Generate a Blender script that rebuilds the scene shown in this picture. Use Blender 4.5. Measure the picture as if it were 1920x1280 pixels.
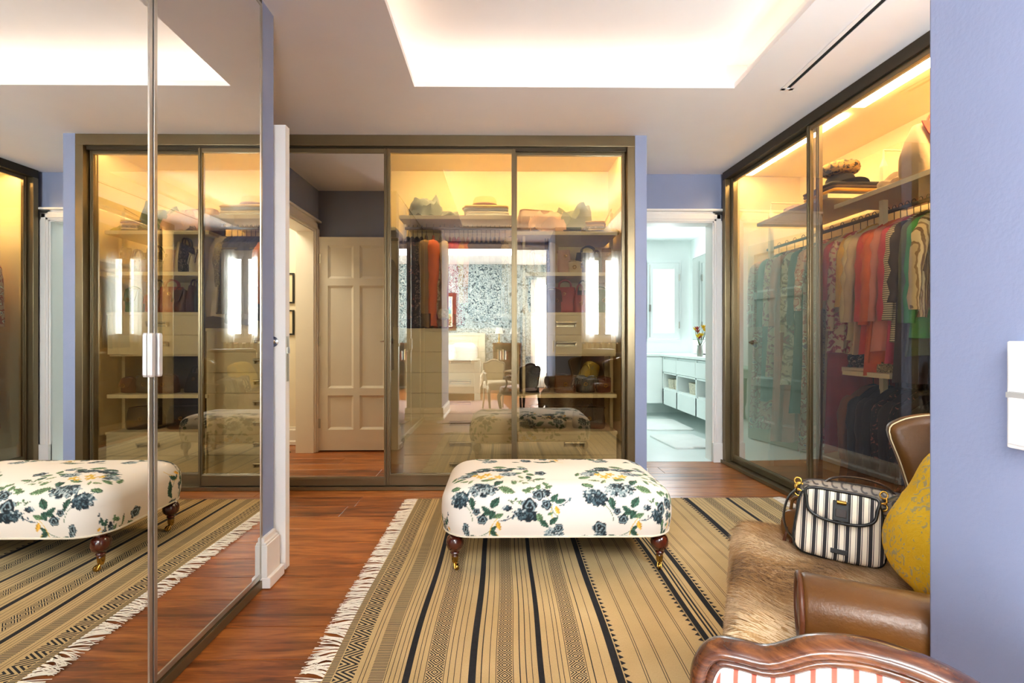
import bpy, math, random
import numpy as np
from math import sin, cos, pi, radians as R
from mathutils import Vector, Matrix

random.seed(7)
for o in list(bpy.data.objects): bpy.data.objects.remove(o)
SC = bpy.context.scene
COL = SC.collection

# ---------------------------------------------------------------- camera
cam = bpy.data.cameras.new('camera'); camo = bpy.data.objects.new('camera', cam); COL.objects.link(camo)
cam.sensor_width = 36; cam.lens = 36*900/1920; cam.clip_start = .02
cam.shift_x = .00625; cam.shift_y = -2/1920
camo.location = (0, 0, 1.073); camo.rotation_euler = (R(90), 0, R(-.51))
SC.camera = camo

# ---------------------------------------------------------------- world, light, exposure
w = bpy.data.worlds.new('world'); SC.world = w; w.use_nodes = True
w.node_tree.nodes['Background'].inputs[0].default_value = (.75, .87, 1, 1)
w.node_tree.nodes['Background'].inputs[1].default_value = 1.0
SC.view_settings.view_transform = 'Standard'
try: SC.view_settings.look = 'None'
except Exception: pass
SC.view_settings.gamma = 1; SC.view_settings.use_curve_mapping = False
SC.view_settings.exposure = 1.2
SC.cycles.max_bounces = 14; SC.cycles.diffuse_bounces = 8; SC.cycles.glossy_bounces = 8
SC.cycles.transparent_max_bounces = 24; SC.cycles.transmission_bounces = 6
SC.cycles.use_denoising = True; SC.cycles.sample_clamp_indirect = 6
SC.cycles.caustics_reflective = False; SC.cycles.caustics_refractive = False

def area(name, loc, size, rot, power, color):
    l = bpy.data.lights.new(name, 'AREA'); l.shape = 'RECTANGLE'; l.size, l.size_y = size
    l.energy = power; l.color = color
    o = bpy.data.objects.new(name, l); COL.objects.link(o); o.location = loc; o.rotation_euler = rot
    return o
# daylight through the windows (the panes themselves are built further down)
DAY = (.86, .93, 1.0)
area('bedroom_window_daylight', (1.12, -4.06, 1.35), (.80, 2.1), (R(90), 0, 0), 190, DAY)          # far bedroom window, faces +Y
area('bedroom_side_fill', (-3.16, -2.0, 1.5), (2.2, 2.0), (0, R(-90), 0), 265, DAY)       # unseen side window, added as fill daylight, faces +X
area('dressing_window_daylight', (1.38, .27, 1.66), (.54, 1.15), (R(90), 0, 0), 140, DAY)             # dressing room window, faces +Y
area('bathroom_window_daylight', (2.385, 7.04, 1.65), (.30, .92), (R(-90), 0, 0), 6, (.9, .97, 1))
area('bathroom_ceiling_lamp', (1.7, 5.6, 2.52), (1.4, 1.6), (0, 0, 0), 11, (.93, 1, .985))
area('bedroom_ceiling_fill', (-.6, -1.9, 2.76), (1.6, 1.4), (0, 0, 0), 75, (1, .985, .96))  # unseen fill without a fixture, added to brighten the bedroom wallpaper
area('corridor_ceiling_lamp', (-2.5, 2.7, 2.5), (.6, .6), (0, 0, 0), 12, (1, .86, .6))
LED_COVE = 1.95
LED_WARD = 52.0

# ---------------------------------------------------------------- materials
def lin(c):
    if isinstance(c, str):
        c = c.lstrip('#'); c = [int(c[i:i+2], 16)/255 for i in (0, 2, 4)]
    return tuple(x/12.92 if x <= .04045 else ((x+.055)/1.055)**2.4 for x in c[:3]) + (1,)
def new_mat(name):
    m = bpy.data.materials.new(name); m.use_nodes = True
    nt = m.node_tree; b = nt.nodes['Principled BSDF']
    return m, nt, b
def N(nt, t, **kw):
    n = nt.nodes.new(t)
    for k, v in kw.items():
        if k.startswith('i_'):
            n.inputs[k[2:].replace('_', ' ')].default_value = v
        else: setattr(n, k, v)
    return n
def ramp(nt, stops, fac, interp='LINEAR'):
    r = N(nt, 'ShaderNodeValToRGB'); cr = r.color_ramp; cr.interpolation = interp
    while len(cr.elements) < len(stops): cr.elements.new(.5)
    for e, (p, c) in zip(cr.elements, stops): e.position = p; e.color = lin(c) if isinstance(c, str) else c
    nt.links.new(fac, r.inputs[0]); return r.outputs[0]
def math_n(nt, op, a, b=None, c=None):
    n = N(nt, 'ShaderNodeMath', operation=op)
    for i, x in enumerate((a, b, c)):
        if x is None: continue
        if isinstance(x, (int, float)): n.inputs[i].default_value = x
        else: nt.links.new(x, n.inputs[i])
    return n.outputs[0]
def coords(nt, scale=(1, 1, 1), rot=(0, 0, 0)):
    t = N(nt, 'ShaderNodeTexCoord'); mp = N(nt, 'ShaderNodeMapping')
    mp.inputs['Scale'].default_value = scale; mp.inputs['Rotation'].default_value = rot
    nt.links.new(t.outputs['Object'], mp.inputs[0]); return mp.outputs[0]
def bump(nt, b, h, strength=.3, dist=.003):
    n = N(nt, 'ShaderNodeBump'); n.inputs['Strength'].default_value = strength; n.inputs['Distance'].default_value = dist
    nt.links.new(h, n.inputs['Height']); nt.links.new(n.outputs[0], b.inputs['Normal'])
def noise(nt, vec, scale=5, detail=3, rough=.5, dist=0):
    n = N(nt, 'ShaderNodeTexNoise'); n.inputs['Scale'].default_value = scale; n.inputs['Detail'].default_value = detail
    n.inputs['Roughness'].default_value = rough; n.inputs['Distortion'].default_value = dist
    nt.links.new(vec, n.inputs['Vector']); return n.outputs[0]

MATS = {}
def M(name, col=None, rough=.6, metal=0, var=.06, vscale=6, bmp=0, bscale=80, bdist=.002, sheen=0, spec=.5, coat=0):
    if name in MATS: return MATS[name]
    m, nt, b = new_mat(name); c = lin(col)
    v = coords(nt); n = noise(nt, v, vscale, 4)
    lo = tuple(x*(1-var) for x in c[:3])+(1,); hi = tuple(min(1, x*(1+var)) for x in c[:3])+(1,)
    nt.links.new(ramp(nt, [(.3, lo), (.7, hi)], n), b.inputs['Base Color'])
    b.inputs['Roughness'].default_value = rough; b.inputs['Metallic'].default_value = metal
    b.inputs['Specular IOR Level'].default_value = spec
    if sheen: b.inputs['Sheen Weight'].default_value = sheen
    if coat: b.inputs['Coat Weight'].default_value = coat; b.inputs['Coat Roughness'].default_value = .12
    if bmp: bump(nt, b, noise(nt, v, bscale, 3), bmp, bdist)
    MATS[name] = m; return m
def emis(name, col, power):
    m, nt, b = new_mat(name)
    b.inputs['Base Color'].default_value = lin(col); b.inputs['Emission Color'].default_value = lin(col)
    b.inputs['Emission Strength'].default_value = power; MATS[name] = m; return m

def cloth_stripes(name, cols, period, axis='X', rough=.85, wob=0):
    """cols: list of (fraction, colour) along one period"""
    m, nt, b = new_mat(name); t = N(nt, 'ShaderNodeTexCoord'); s = N(nt, 'ShaderNodeSeparateXYZ')
    nt.links.new(t.outputs['Object'], s.inputs[0]); x = s.outputs[axis]
    if wob:
        x = math_n(nt, 'ADD', x, math_n(nt, 'MULTIPLY', noise(nt, t.outputs['Object'], 8), wob))
    f = math_n(nt, 'FRACT', math_n(nt, 'DIVIDE', x, period))
    nt.links.new(ramp(nt, cols, f, 'CONSTANT'), b.inputs['Base Color'])
    b.inputs['Roughness'].default_value = rough
    bump(nt, b, noise(nt, t.outputs['Object'], 500, 2), .3, .001)
    MATS[name] = m; return m
def cloth_print(name, base, spots, scale=18, thresh=.55, rough=.85, dist=1.5):
    """a printed cloth: base colour with blotches of the colours in spots"""
    m, nt, b = new_mat(name); v = coords(nt)
    n1 = noise(nt, v, scale, 2, .5, dist)
    st = [(0, base), (thresh, base)]; k = len(spots)
    for i, c in enumerate(spots): st.append((thresh+.02+i*.09, c))
    nt.links.new(ramp(nt, st, n1, 'CONSTANT'), b.inputs['Base Color']); b.inputs['Roughness'].default_value = rough
    MATS[name] = m; return m

def build_mats():
    M('blue_wall', '#8d96b4', .8, var=.02, bmp=.25, bscale=140, bdist=.002)
    M('cream_paint', '#efe6d2', .6, var=.01)
    M('white_paint', '#f1ede8', .45, var=.01)
    M('ceiling_paint', '#f6f2f2', .85, var=.01)
    M('bath_white', '#f2f8f6', .5, var=.01)
    M('bath_tile', '#dfe9e6', .3, var=.02)
    M('bath_door_tinted', '#b9cfc8', .4, var=.02)  # white door; the cool tint of glass and shade is mixed into the colour
    M('ward_panel', '#f0e2bd', .5, var=.02)
    M('ward_shelf', '#e9dcc0', .45, var=.03, vscale=3)
    M('ward_shelf_edge', '#f3e7c9', .45, var=.02)
    M('bronze', '#7c6d52', .32, metal=.75, var=.05)
    M('bronze_dark', '#3d3324', .4, metal=.5, var=.05)
    M('steel', '#bdb9b0', .3, metal=.9)
    M('steel_satin', '#d9d7d6', .35, metal=.35)
    M('chrome', '#dcdcdc', .12, metal=1)
    M('brass', '#a8843f', .25, metal=1, var=.15, vscale=30)
    M('gold', '#d9a94a', .22, metal=1)
    M('black_plastic', '#161616', .45)
    M('black_gap', '#0b0b0b', .9)
    M('mahogany', '#4a1a0e', .16, var=.35, vscale=14, coat=.6)
    M('leather_tan', '#664017', .34, var=.28, vscale=5, bmp=.35, bscale=160, bdist=.0015)
    M('leather_brown', '#5a3018', .4, var=.25, bmp=.3, bscale=150)
    M('leather_dark', '#2a1a12', .4, var=.25, bmp=.3, bscale=150)
    M('leather_black', '#141110', .35, var=.2, bmp=.3, bscale=150)
    M('leather_red', '#a83320', .4, var=.2, bmp=.3, bscale=150)
    M('leather_cream', '#d8c49a', .5, var=.15, bmp=.3, bscale=150)
    M('leather_blush', '#c79e86', .5, var=.15, bmp=.3, bscale=150)
    M('white_plastic', '#f4f4f2', .35, var=.01)
    M('grey_plastic', '#a9a7a4', .4, var=.01)
    M('fringe', '#e8dcc8', .9, var=.1)
    M('lining', '#2b2622', .9)
    # mirror
    m, nt, b = new_mat('mirror_glass'); b.inputs['Base Color'].default_value = (.90, .91, .885, 1)
    b.inputs['Metallic'].default_value = 1; b.inputs['Roughness'].default_value = .0; MATS['mirror'] = m
    # tinted reflective glass
    def glass(name, tint, refl, pw, kf):
        m, nt, b = new_mat(name); nt.nodes.remove(b); out = nt.nodes['Material Output']
        tr = N(nt, 'ShaderNodeBsdfTransparent'); tr.inputs[0].default_value = tint
        gl = N(nt, 'ShaderNodeBsdfGlossy'); gl.inputs['Roughness'].default_value = 0; gl.inputs[0].default_value = (.96, .93, .84, 1)
        lw = N(nt, 'ShaderNodeLayerWeight'); lw.inputs[0].default_value = .5
        f = math_n(nt, 'MINIMUM', math_n(nt, 'ADD', math_n(nt, 'MULTIPLY', math_n(nt, 'POWER', lw.outputs['Facing'], pw), kf), refl), 1.0)
        mx = N(nt, 'ShaderNodeMixShader'); nt.links.new(f, mx.inputs[0])
        nt.links.new(tr.outputs[0], mx.inputs[1]); nt.links.new(gl.outputs[0], mx.inputs[2]); nt.links.new(mx.outputs[0], out.inputs[0])
        MATS[name] = m; return m
    glass('ward_glass', (.68, .61, .46, 1), .25, 2, .45); glass('side_glass', (.82, .77, .66, 1), .05, 4, 6.0)
    m, nt, b = new_mat('clear_side'); nt.nodes.remove(b)
    tr = N(nt, 'ShaderNodeBsdfTransparent'); tr.inputs[0].default_value = (.97, .97, .95, 1)
    nt.links.new(tr.outputs[0], nt.nodes['Material Output'].inputs[0]); MATS['clear_side'] = m
    # wood planks
    m, nt, b = new_mat('wood_plank'); t = N(nt, 'ShaderNodeTexCoord'); oi = N(nt, 'ShaderNodeObjectInfo')
    va = N(nt, 'ShaderNodeVectorMath', operation='ADD'); cb = N(nt, 'ShaderNodeCombineXYZ')
    r60 = math_n(nt, 'MULTIPLY', oi.outputs['Random'], 60)
    nt.links.new(r60, cb.inputs[0]); nt.links.new(r60, cb.inputs[1]); nt.links.new(t.outputs['Object'], va.inputs[0]); nt.links.new(cb.outputs[0], va.inputs[1])
    mp = N(nt, 'ShaderNodeMapping'); mp.inputs['Scale'].default_value = (1.6, 14, 1); nt.links.new(va.outputs[0], mp.inputs[0])
    n1 = noise(nt, mp.outputs[0], 1.6, 6, .6, 1.2)
    mp2 = N(nt, 'ShaderNodeMapping'); mp2.inputs['Scale'].default_value = (6, 160, 1); nt.links.new(va.outputs[0], mp2.inputs[0])
    n2 = noise(nt, mp2.outputs[0], 1.5, 3, .6)
    f = math_n(nt, 'ADD', math_n(nt, 'MULTIPLY', n1, .75), math_n(nt, 'MULTIPLY', n2, .25))
    f = math_n(nt, 'ADD', f, math_n(nt, 'MULTIPLY', math_n(nt, 'SUBTRACT', oi.outputs['Random'], .5), .16))
    nt.links.new(ramp(nt, [(.30, '#532a13'), (.44, '#88491f'), (.56, '#a9632d'), (.72, '#c07d3f')], f), b.inputs['Base Color'])
    b.inputs['Roughness'].default_value = .3; b.inputs['Specular IOR Level'].default_value = .45
    bump(nt, b, n2, .12, .002); MATS['wood_plank'] = m
    # walnut of the show-wood chair
    m, nt, b = new_mat('walnut'); v = coords(nt, (4, 4, 18)); n1 = noise(nt, v, 3, 6, .65, 1)
    nt.links.new(ramp(nt, [(.3, '#22110a'), (.5, '#532d18'), (.7, '#85512c')], n1), b.inputs['Base Color'])
    b.inputs['Roughness'].default_value = .25; b.inputs['Coat Weight'].default_value = .5; b.inputs['Coat Roughness'].default_value = .15
    MATS['walnut'] = m
    M('limed_wood', '#cdbb9f', .5, var=.12, vscale=10)
    # hide
    m, nt, b = new_mat('hide_fur'); v = coords(nt, (1, 1, 1)); n1 = noise(nt, v, 6, 4, .6, .6)
    vs = coords(nt, (40, 220, 40)); n2 = noise(nt, vs, 2, 3, .6)
    f = math_n(nt, 'ADD', math_n(nt, 'MULTIPLY', n1, .65), math_n(nt, 'MULTIPLY', n2, .35))
    nt.links.new(ramp(nt, [(.3, '#7a5834'), (.45, '#aa8352'), (.6, '#caa570'), (.72, '#dbbd8c')], f), b.inputs['Base Color'])
    b.inputs['Roughness'].default_value = .8; b.inputs['Sheen Weight'].default_value = .3; bump(nt, b, n2, .6, .004); MATS['hide_fur'] = m
    M('hair_dark', '#6b4b2b', .8, var=.2); M('hair_mid', '#b28a57', .8, var=.2); M('hair_pale', '#e0c79f', .8, var=.1)
    # yellow knit
    m, nt, b = new_mat('mustard_knit'); v = coords(nt, (1, 1, 1))
    n1 = noise(nt, coords(nt, (26, 26, 26)), 1.4, 4, .6, 2.2); n2 = noise(nt, v, 9, 3)
    f = math_n(nt, 'ADD', math_n(nt, 'MULTIPLY', n1, .75), math_n(nt, 'MULTIPLY', n2, .25))
    nt.links.new(ramp(nt, [(.38, '#e3b414'), (.53, '#e8bb20'), (.57, '#b8a368'), (.7, '#b3a27a')], f), b.inputs['Base Color'])
    b.inputs['Roughness'].default_value = .9; bump(nt, b, n1, .6, .005); MATS['mustard_knit'] = m
    # vertex colour print
    for nm, rg in (('print_cloth', .85), ('print_canvas', .5)):
        m, nt, b = new_mat(nm); a = N(nt, 'ShaderNodeVertexColor', layer_name='Col'); nt.links.new(a.outputs[0], b.inputs['Base Color'])
        b.inputs['Roughness'].default_value = rg; bump(nt, b, noise(nt, coords(nt), 420, 2), .25, .001); MATS[nm] = m
    # wallpaper
    m, nt, b = new_mat('leafy_wallpaper'); v = coords(nt, (1, 1, 1))
    n1 = noise(nt, v, 11, 4, .62, 2.6)
    nt.links.new(ramp(nt, [(0, '#16232c'), (.40, '#223642'), (.46, '#7f9aa4'), (.505, '#cfdde0'), (.56, '#dfe9ea'), (.61, '#54707d')], n1), b.inputs['Base Color'])
    b.inputs['Roughness'].default_value = .8; MATS['leafy_wallpaper'] = m
    # rug materials (object coordinates of the rug, metres)
    m, nt, b = new_mat('rug_sand'); v = coords(nt); n1 = noise(nt, v, 3, 5); n2 = noise(nt, coords(nt, (500, 160, 1)), 1, 2)
    f = math_n(nt, 'ADD', math_n(nt, 'MULTIPLY', n1, .6), math_n(nt, 'MULTIPLY', n2, .4))
    nt.links.new(ramp(nt, [(.3, '#b59a68'), (.55, '#cbae7c'), (.75, '#dac08f')], f), b.inputs['Base Color']); b.inputs['Roughness'].default_value = .95
    bump(nt, b, n2, .5, .003); MATS['rug_sand'] = m
    M('rug_black', '#17161b', .95, var=.3, vscale=60, bmp=.4, bscale=300)
    def woven(name, fn):
        m, nt, b = new_mat(name); t = N(nt, 'ShaderNodeTexCoord'); s = N(nt, 'ShaderNodeSeparateXYZ'); nt.links.new(t.outputs['UV'], s.inputs[0])
        f = fn(nt, s.outputs[0], s.outputs[1])
        nt.links.new(ramp(nt, [(0, '#1b191c'), (.5, '#c9ae7c')], f, 'CONSTANT'), b.inputs['Base Color']); b.inputs['Roughness'].default_value = .95
        MATS[name] = m
    def diamonds(nt, u, v):   # u: 0..1 across band, v: metres/width of band
        a = math_n(nt, 'ABSOLUTE', math_n(nt, 'SUBTRACT', u, .5))
        c = math_n(nt, 'ABSOLUTE', math_n(nt, 'SUBTRACT', math_n(nt, 'FRACT', v), .5))
        d = math_n(nt, 'ADD', a, c)
        return math_n(nt, 'FRACT', math_n(nt, 'ADD', math_n(nt, 'MULTIPLY', d, 5.0), .25))
    woven('rug_diamond', diamonds)
    def halfdi(nt, u, v):
        c = math_n(nt, 'ABSOLUTE', math_n(nt, 'SUBTRACT', math_n(nt, 'FRACT', v), .5))
        return math_n(nt, 'FRACT', math_n(nt, 'MULTIPLY', math_n(nt, 'ADD', math_n(nt, 'MULTIPLY', u, .5), c), 5.0))
    woven('rug_chevron', halfdi)
    woven('rug_rib', lambda nt, u, v: math_n(nt, 'FRACT', math_n(nt, 'MULTIPLY', v, 1.0)))
build_mats()

# ---------------------------------------------------------------- mesh builder
class MB:
    def __init__(s): s.v = []; s.f = []; s.m = []; s.uv = None
    def add(s, vs, fs, mi=0):
        n = len(s.v); s.v += [tuple(p) for p in vs]; s.f += [tuple(i+n for i in f) for f in fs]; s.m += [mi]*len(fs); return s
    def box(s, x0, y0, z0, x1, y1, z1, mi=0):
        if x0 > x1: x0, x1 = x1, x0
        if y0 > y1: y0, y1 = y1, y0
        if z0 > z1: z0, z1 = z1, z0
        vs = [(x0,y0,z0),(x1,y0,z0),(x1,y1,z0),(x0,y1,z0),(x0,y0,z1),(x1,y0,z1),(x1,y1,z1),(x0,y1,z1)]
        return s.add(vs, [(0,3,2,1),(4,5,6,7),(0,1,5,4),(1,2,6,5),(2,3,7,6),(3,0,4,7)], mi)
    def loops(s, L, cap0=True, cap1=True, closed=True, mi=0):
        n = len(L[0]); base = len(s.v)
        for l in L: s.v += [tuple(p) for p in l]
        for i in range(len(L)-1):
            for j in range(n if closed else n-1):
                a = base+i*n+j; b = base+i*n+(j+1) % n
                s.f.append((a, b, b+n, a+n)); s.m.append(mi)
        if cap0 and closed: s.f.append(tuple(base+j for j in reversed(range(n)))); s.m.append(mi)
        if cap1 and closed: s.f.append(tuple(base+(len(L)-1)*n+j for j in range(n))); s.m.append(mi)
        return s
    def tube(s, pts, r, n=8, closed=False, flat=None, mi=0):
        """r number or list; flat: (scale along normal, scale along binormal)"""
        P = [Vector(p) for p in pts]; K = len(P); L = []; up = None
        for i in range(K):
            a = P[(i-1) % K] if (closed or i > 0) else P[i]; b = P[(i+1) % K] if (closed or i < K-1) else P[i]
            t = (b-a).normalized() if (b-a).length > 1e-9 else Vector((0, 0, 1))
            if up is None:
                up = Vector((0, 0, 1)) if abs(t.z) < .9 else Vector((0, 1, 0))
            x = up - t*up.dot(t)
            if x.length < 1e-6: x = t.orthogonal()
            x.normalize(); y = t.cross(x); up = x
            ri = r[i] if isinstance(r, (list, tuple)) else r
            fx, fy = flat or (1, 1)
            L.append([P[i] + x*(ri*fx*cos(2*pi*k/n)) + y*(ri*fy*sin(2*pi*k/n)) for k in range(n)])
        if closed: L.append(L[0]); return s.loops(L, False, False, mi=mi)
        return s.loops(L, mi=mi)
    def lathe(s, prof, n=20, c=(0, 0, 0), mi=0):
        L = [[(c[0]+max(r, 1e-4)*cos(2*pi*k/n), c[1]+max(r, 1e-4)*sin(2*pi*k/n), c[2]+z) for k in range(n)] for r, z in prof]
        return s.loops(L, mi=mi)
    def xform(s, mat): s.v = [tuple(mat @ Vector(p)) for p in s.v]; return s
    def build(s, name, mat, parent=None, smooth=False, bevel=0, sub=0, kind=None, label=None, recalc=True, share=None):
        me = bpy.data.meshes.new(name); me.from_pydata(s.v, [], s.f)
        mats = mat if isinstance(mat, (list, tuple)) else [mat]
        for m_ in mats: me.materials.append(MATS[m_] if isinstance(m_, str) else m_)
        if len(mats) > 1: me.polygons.foreach_set('material_index', s.m)
        if recalc:
            import bmesh
            bm = bmesh.new(); bm.from_mesh(me); bmesh.ops.recalc_face_normals(bm, faces=bm.faces); bm.to_mesh(me); bm.free()
        if smooth:
            me.polygons.foreach_set('use_smooth', [True]*len(me.polygons))
            try: me.set_sharp_from_angle(angle=R(smooth if smooth is not True else 50))
            except Exception: pass
        me.update()
        return link(name, me, parent, bevel, sub, kind, label)
def link(name, me, parent=None, bevel=0, sub=0, kind=None, label=None):
    o = bpy.data.objects.new(name, me); COL.objects.link(o)
    if parent is not None: o.parent = parent
    if bevel:
        b = o.modifiers.new('bevel', 'BEVEL'); b.width = bevel; b.segments = 2; b.limit_method = 'ANGLE'
    if sub:
        b = o.modifiers.new('sub', 'SUBSURF'); b.levels = sub; b.render_levels = sub
    if kind: o['kind'] = kind
    if label: o['label'] = label
    return o
def thing(name, label, cat, loc=(0, 0, 0), rotz=0, group=None, scale=None):
    o = bpy.data.objects.new(name, None); COL.objects.link(o); o.location = loc; o.rotation_euler = (0, 0, rotz)
    o.empty_display_size = .1
    o['label'] = label; o['category'] = cat
    if group: o['group'] = group
    if scale: o.scale = scale
    return o
def tag(o, label, cat, group=None, kind=None):
    o['label'] = label; o['category'] = cat
    if group: o['group'] = group
    if kind: o['kind'] = kind
    return o
def struct(name, mb, mat, parent=None, label=None, **k):
    o = mb.build(name, mat, parent, **k)
    if parent is None:
        o['kind'] = 'structure'
        if label: o['label'] = label
    return o
def sempty(name, loc=(0, 0, 0), label=None):
    o = bpy.data.objects.new(name, None); COL.objects.link(o); o.location = loc; o['kind'] = 'structure'; o.empty_display_size = .1
    if label: o['label'] = label
    return o
def box(*a): return MB().box(*a)
def place(o, loc, rotz=0, rx=0, ry=0):
    o.location = loc; o.rotation_euler = (rx, ry, rotz); return o
def copy_tree(o, parent=None):
    c = o.copy(); COL.objects.link(c); c.parent = parent
    for ch in list(o.children): copy_tree(ch, c)
    return c

def rrect(hx, hy, r, n=6):
    r = min(r, hx*.98, hy*.98); pts = []
    for cx, cy, a0 in ((hx-r, hy-r, 0), (-hx+r, hy-r, 90), (-hx+r, -hy+r, 180), (hx-r, -hy+r, 270)):
        for k in range(n+1):
            a = R(a0+90*k/n); pts.append((cx+r*cos(a), cy+r*sin(a)))
    return pts
def smooth_closed(pts, sub=4):
    """Catmull-Rom through closed 2-D or 3-D points"""
    n = len(pts); out = []
    P = [Vector(p) if len(p) == 3 else Vector((p[0], p[1], 0)) for p in pts]
    for i in range(n):
        a, b, c, d = P[i-1], P[i], P[(i+1) % n], P[(i+2) % n]
        for k in range(sub):
            t = k/sub
            out.append(.5*((2*b)+(c-a)*t+(2*a-5*b+4*c-d)*t*t+(3*b-a-3*c+d)*t**3))
    return out
def smooth_open(pts, sub=4):
    P = [Vector(p) for p in pts]; P = [P[0]*2-P[1]]+P+[P[-1]*2-P[-2]]; out = []
    for i in range(1, len(P)-2):
        a, b, c, d = P[i-1], P[i], P[i+1], P[i+2]
        for k in range(sub):
            t = k/sub; out.append(.5*((2*b)+(c-a)*t+(2*a-5*b+4*c-d)*t*t+(3*b-a-3*c+d)*t**3))
    out.append(P[-2]); return out
def pillow(outline, depth, ease=.45, mb=None, y0=0, rings=5, mi=0):
    """outline: [(x, z)] ; a padded slab of that outline, thick along y"""
    mb = mb or MB(); cx = sum(p[0] for p in outline)/len(outline); cz = sum(p[1] for p in outline)/len(outline)
    L = []
    seq = [(-1, k) for k in range(rings)] + [(1, k) for k in reversed(range(rings))]
    for sgn, k in seq:
        t = k/(rings-1)                       # 0 centre .. 1 rim
        sc = .02+.98*sin(t*pi/2)**.8
        y = sgn*depth/2*(1-t**3)**ease if t < 1 else 0
        if sgn == 1 and k == rings-1: continue
        L.append([(cx+(x-cx)*sc, y0+y, cz+(z-cz)*sc) for x, z in outline])
    return mb.loops(L, mi=mi)
# ================================================================ SETTING
D = 3.45; CZ = 2.545; MX = -1.035
def skirt(name, x0, y0, x1, y1, out, h=.17, t=.02, mat='white_paint', parent=None, z0=0.004):
    """baseboard along a wall run; out: unit vector (x,y) to the room"""
    mb = MB(); ox, oy = out
    prof = [(0, z0), (t*1.5, z0), (t*1.5, z0+.03), (t, z0+.045), (t, h-.03), (t*.6, h-.012), (t*.6, h), (0, h)]
    A = [(x0+ox*p, y0+oy*p, z) for p, z in prof]; B = [(x1+ox*p, y1+oy*p, z) for p, z in prof]
    return struct(name, mb.loops([A, B]), mat, parent)

# ---- floor with planks
floor = struct('floor', box(-3.4, -4.1, -.08, 2.9, 4.24, -.006), 'black_gap')
PW = .187; rows = int((4.24+3.95)/PW)
pl_meshes = []
for L in (1.10, 1.55, 2.0):
    mb = MB(); hx, hy = L/2-.001, PW/2-.0011
    mb.loops([[(-hx, -hy, -.006), (hx, -hy, -.006), (hx, hy, -.006), (-hx, hy, -.006)],
              [(-hx, -hy, -.001), (hx, -hy, -.001), (hx, hy, -.001), (-hx, hy, -.001)],
              [(-hx+.0015, -hy+.0015, 0), (hx-.0015, -hy+.0015, 0), (hx-.0015, hy-.0015, 0), (-hx+.0015, hy-.0015, 0)]])
    me = bpy.data.meshes.new('plank'); me.from_pydata(mb.v, [], mb.f); me.materials.append(MATS['wood_plank']); pl_meshes.append((L, me))
rng = random.Random(3)
XR = 2.75
for r in range(rows+1):
    y = 4.24-PW*(r+.5)
    if y < -3.95: break
    x = -3.35-rng.random()*.9; lo, hi = -3.38, XR
    if y > .45: lo = -1.95 if y < 1.9 else -3.38
    while x < hi:
        L, me = rng.choice(pl_meshes)
        if x+L > lo:
            o = link('plank', me, floor); o.location = (x+L/2, y, 0)
        x += L

# ---- ceiling with a lit cove
H0, H1 = (-.505, .62), (1.36, 2.79)
mb = MB()
t = .03
X0, X1, Y0, Y1 = -1.96, 2.9, -.36, 4.24
mb.box(X0, Y0, CZ, H0[0], Y1, CZ+t); mb.box(H1[0], Y0, CZ, X1, Y1, CZ+t)
mb.box(H0[0], Y0, CZ, H1[0], H0[1], CZ+t); mb.box(H0[0], H1[1], CZ, H1[0], Y1, CZ+t)
ceil = struct('ceiling', mb, 'ceiling_paint')
S = .15; ZT = CZ+.22
mb = MB()
mb.box(H0[0]-S-.03, H0[1]-S-.03, CZ+t, H0[0]-S, H1[1]+S+.03, ZT); mb.box(H1[0]+S, H0[1]-S-.03, CZ+t, H1[0]+S+.03, H1[1]+S+.03, ZT)
mb.box(H0[0]-S, H0[1]-S-.03, CZ+t, H1[0]+S, H0[1]-S, ZT); mb.box(H0[0]-S, H1[1]+S, CZ+t, H1[0]+S, H1[1]+S+.03, ZT)
mb.box(H0[0]-S-.03, H0[1]-S-.03, ZT, H1[0]+S+.03, H1[1]+S+.03, ZT+.03)
struct('cove_recess', mb, 'ceiling_paint', ceil)
emis('led_cove', (1, .93, .80), LED_COVE); emis('led_ward', (1, .86, .62), LED_WARD); emis('led_side', (1, .86, .62), LED_WARD*.55)
for a in ((H0[0]-S+.03, H0[1]-.06, H0[0]-S+.05, H1[1]+.06), (H1[0]+S-.05, H0[1]-.06, H1[0]+S-.03, H1[1]+.06),
          (H0[0]-.06, H0[1]-S+.03, H1[0]+.06, H0[1]-S+.05), (H0[0]-.06, H1[1]+S-.05, H1[0]+.06, H1[1]+S-.03)):
    struct('led_strip', box(a[0], a[1], CZ+t+.002, a[2], a[3], CZ+t+.014), 'led_cove', ceil)
# linear air slot
sl = thing('air_slot_diffuser', 'long black air conditioning slot set in the white ceiling', 'air vent', (1.645, 1.9, CZ-.006), R(-1.6))
MB().box(-.035, -.9, 0, -.012, .9, .006).box(.012, -.9, 0, .035, .9, .006).box(-.035, .88, 0, .035, .9, .006).box(-.035, -.9, 0, .035, -.88, .006).build('frame', 'ceiling_paint', sl)
box(-.012, -.88, .0035, .012, .88, .0055).build('slot', 'black_gap', sl)

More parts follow.
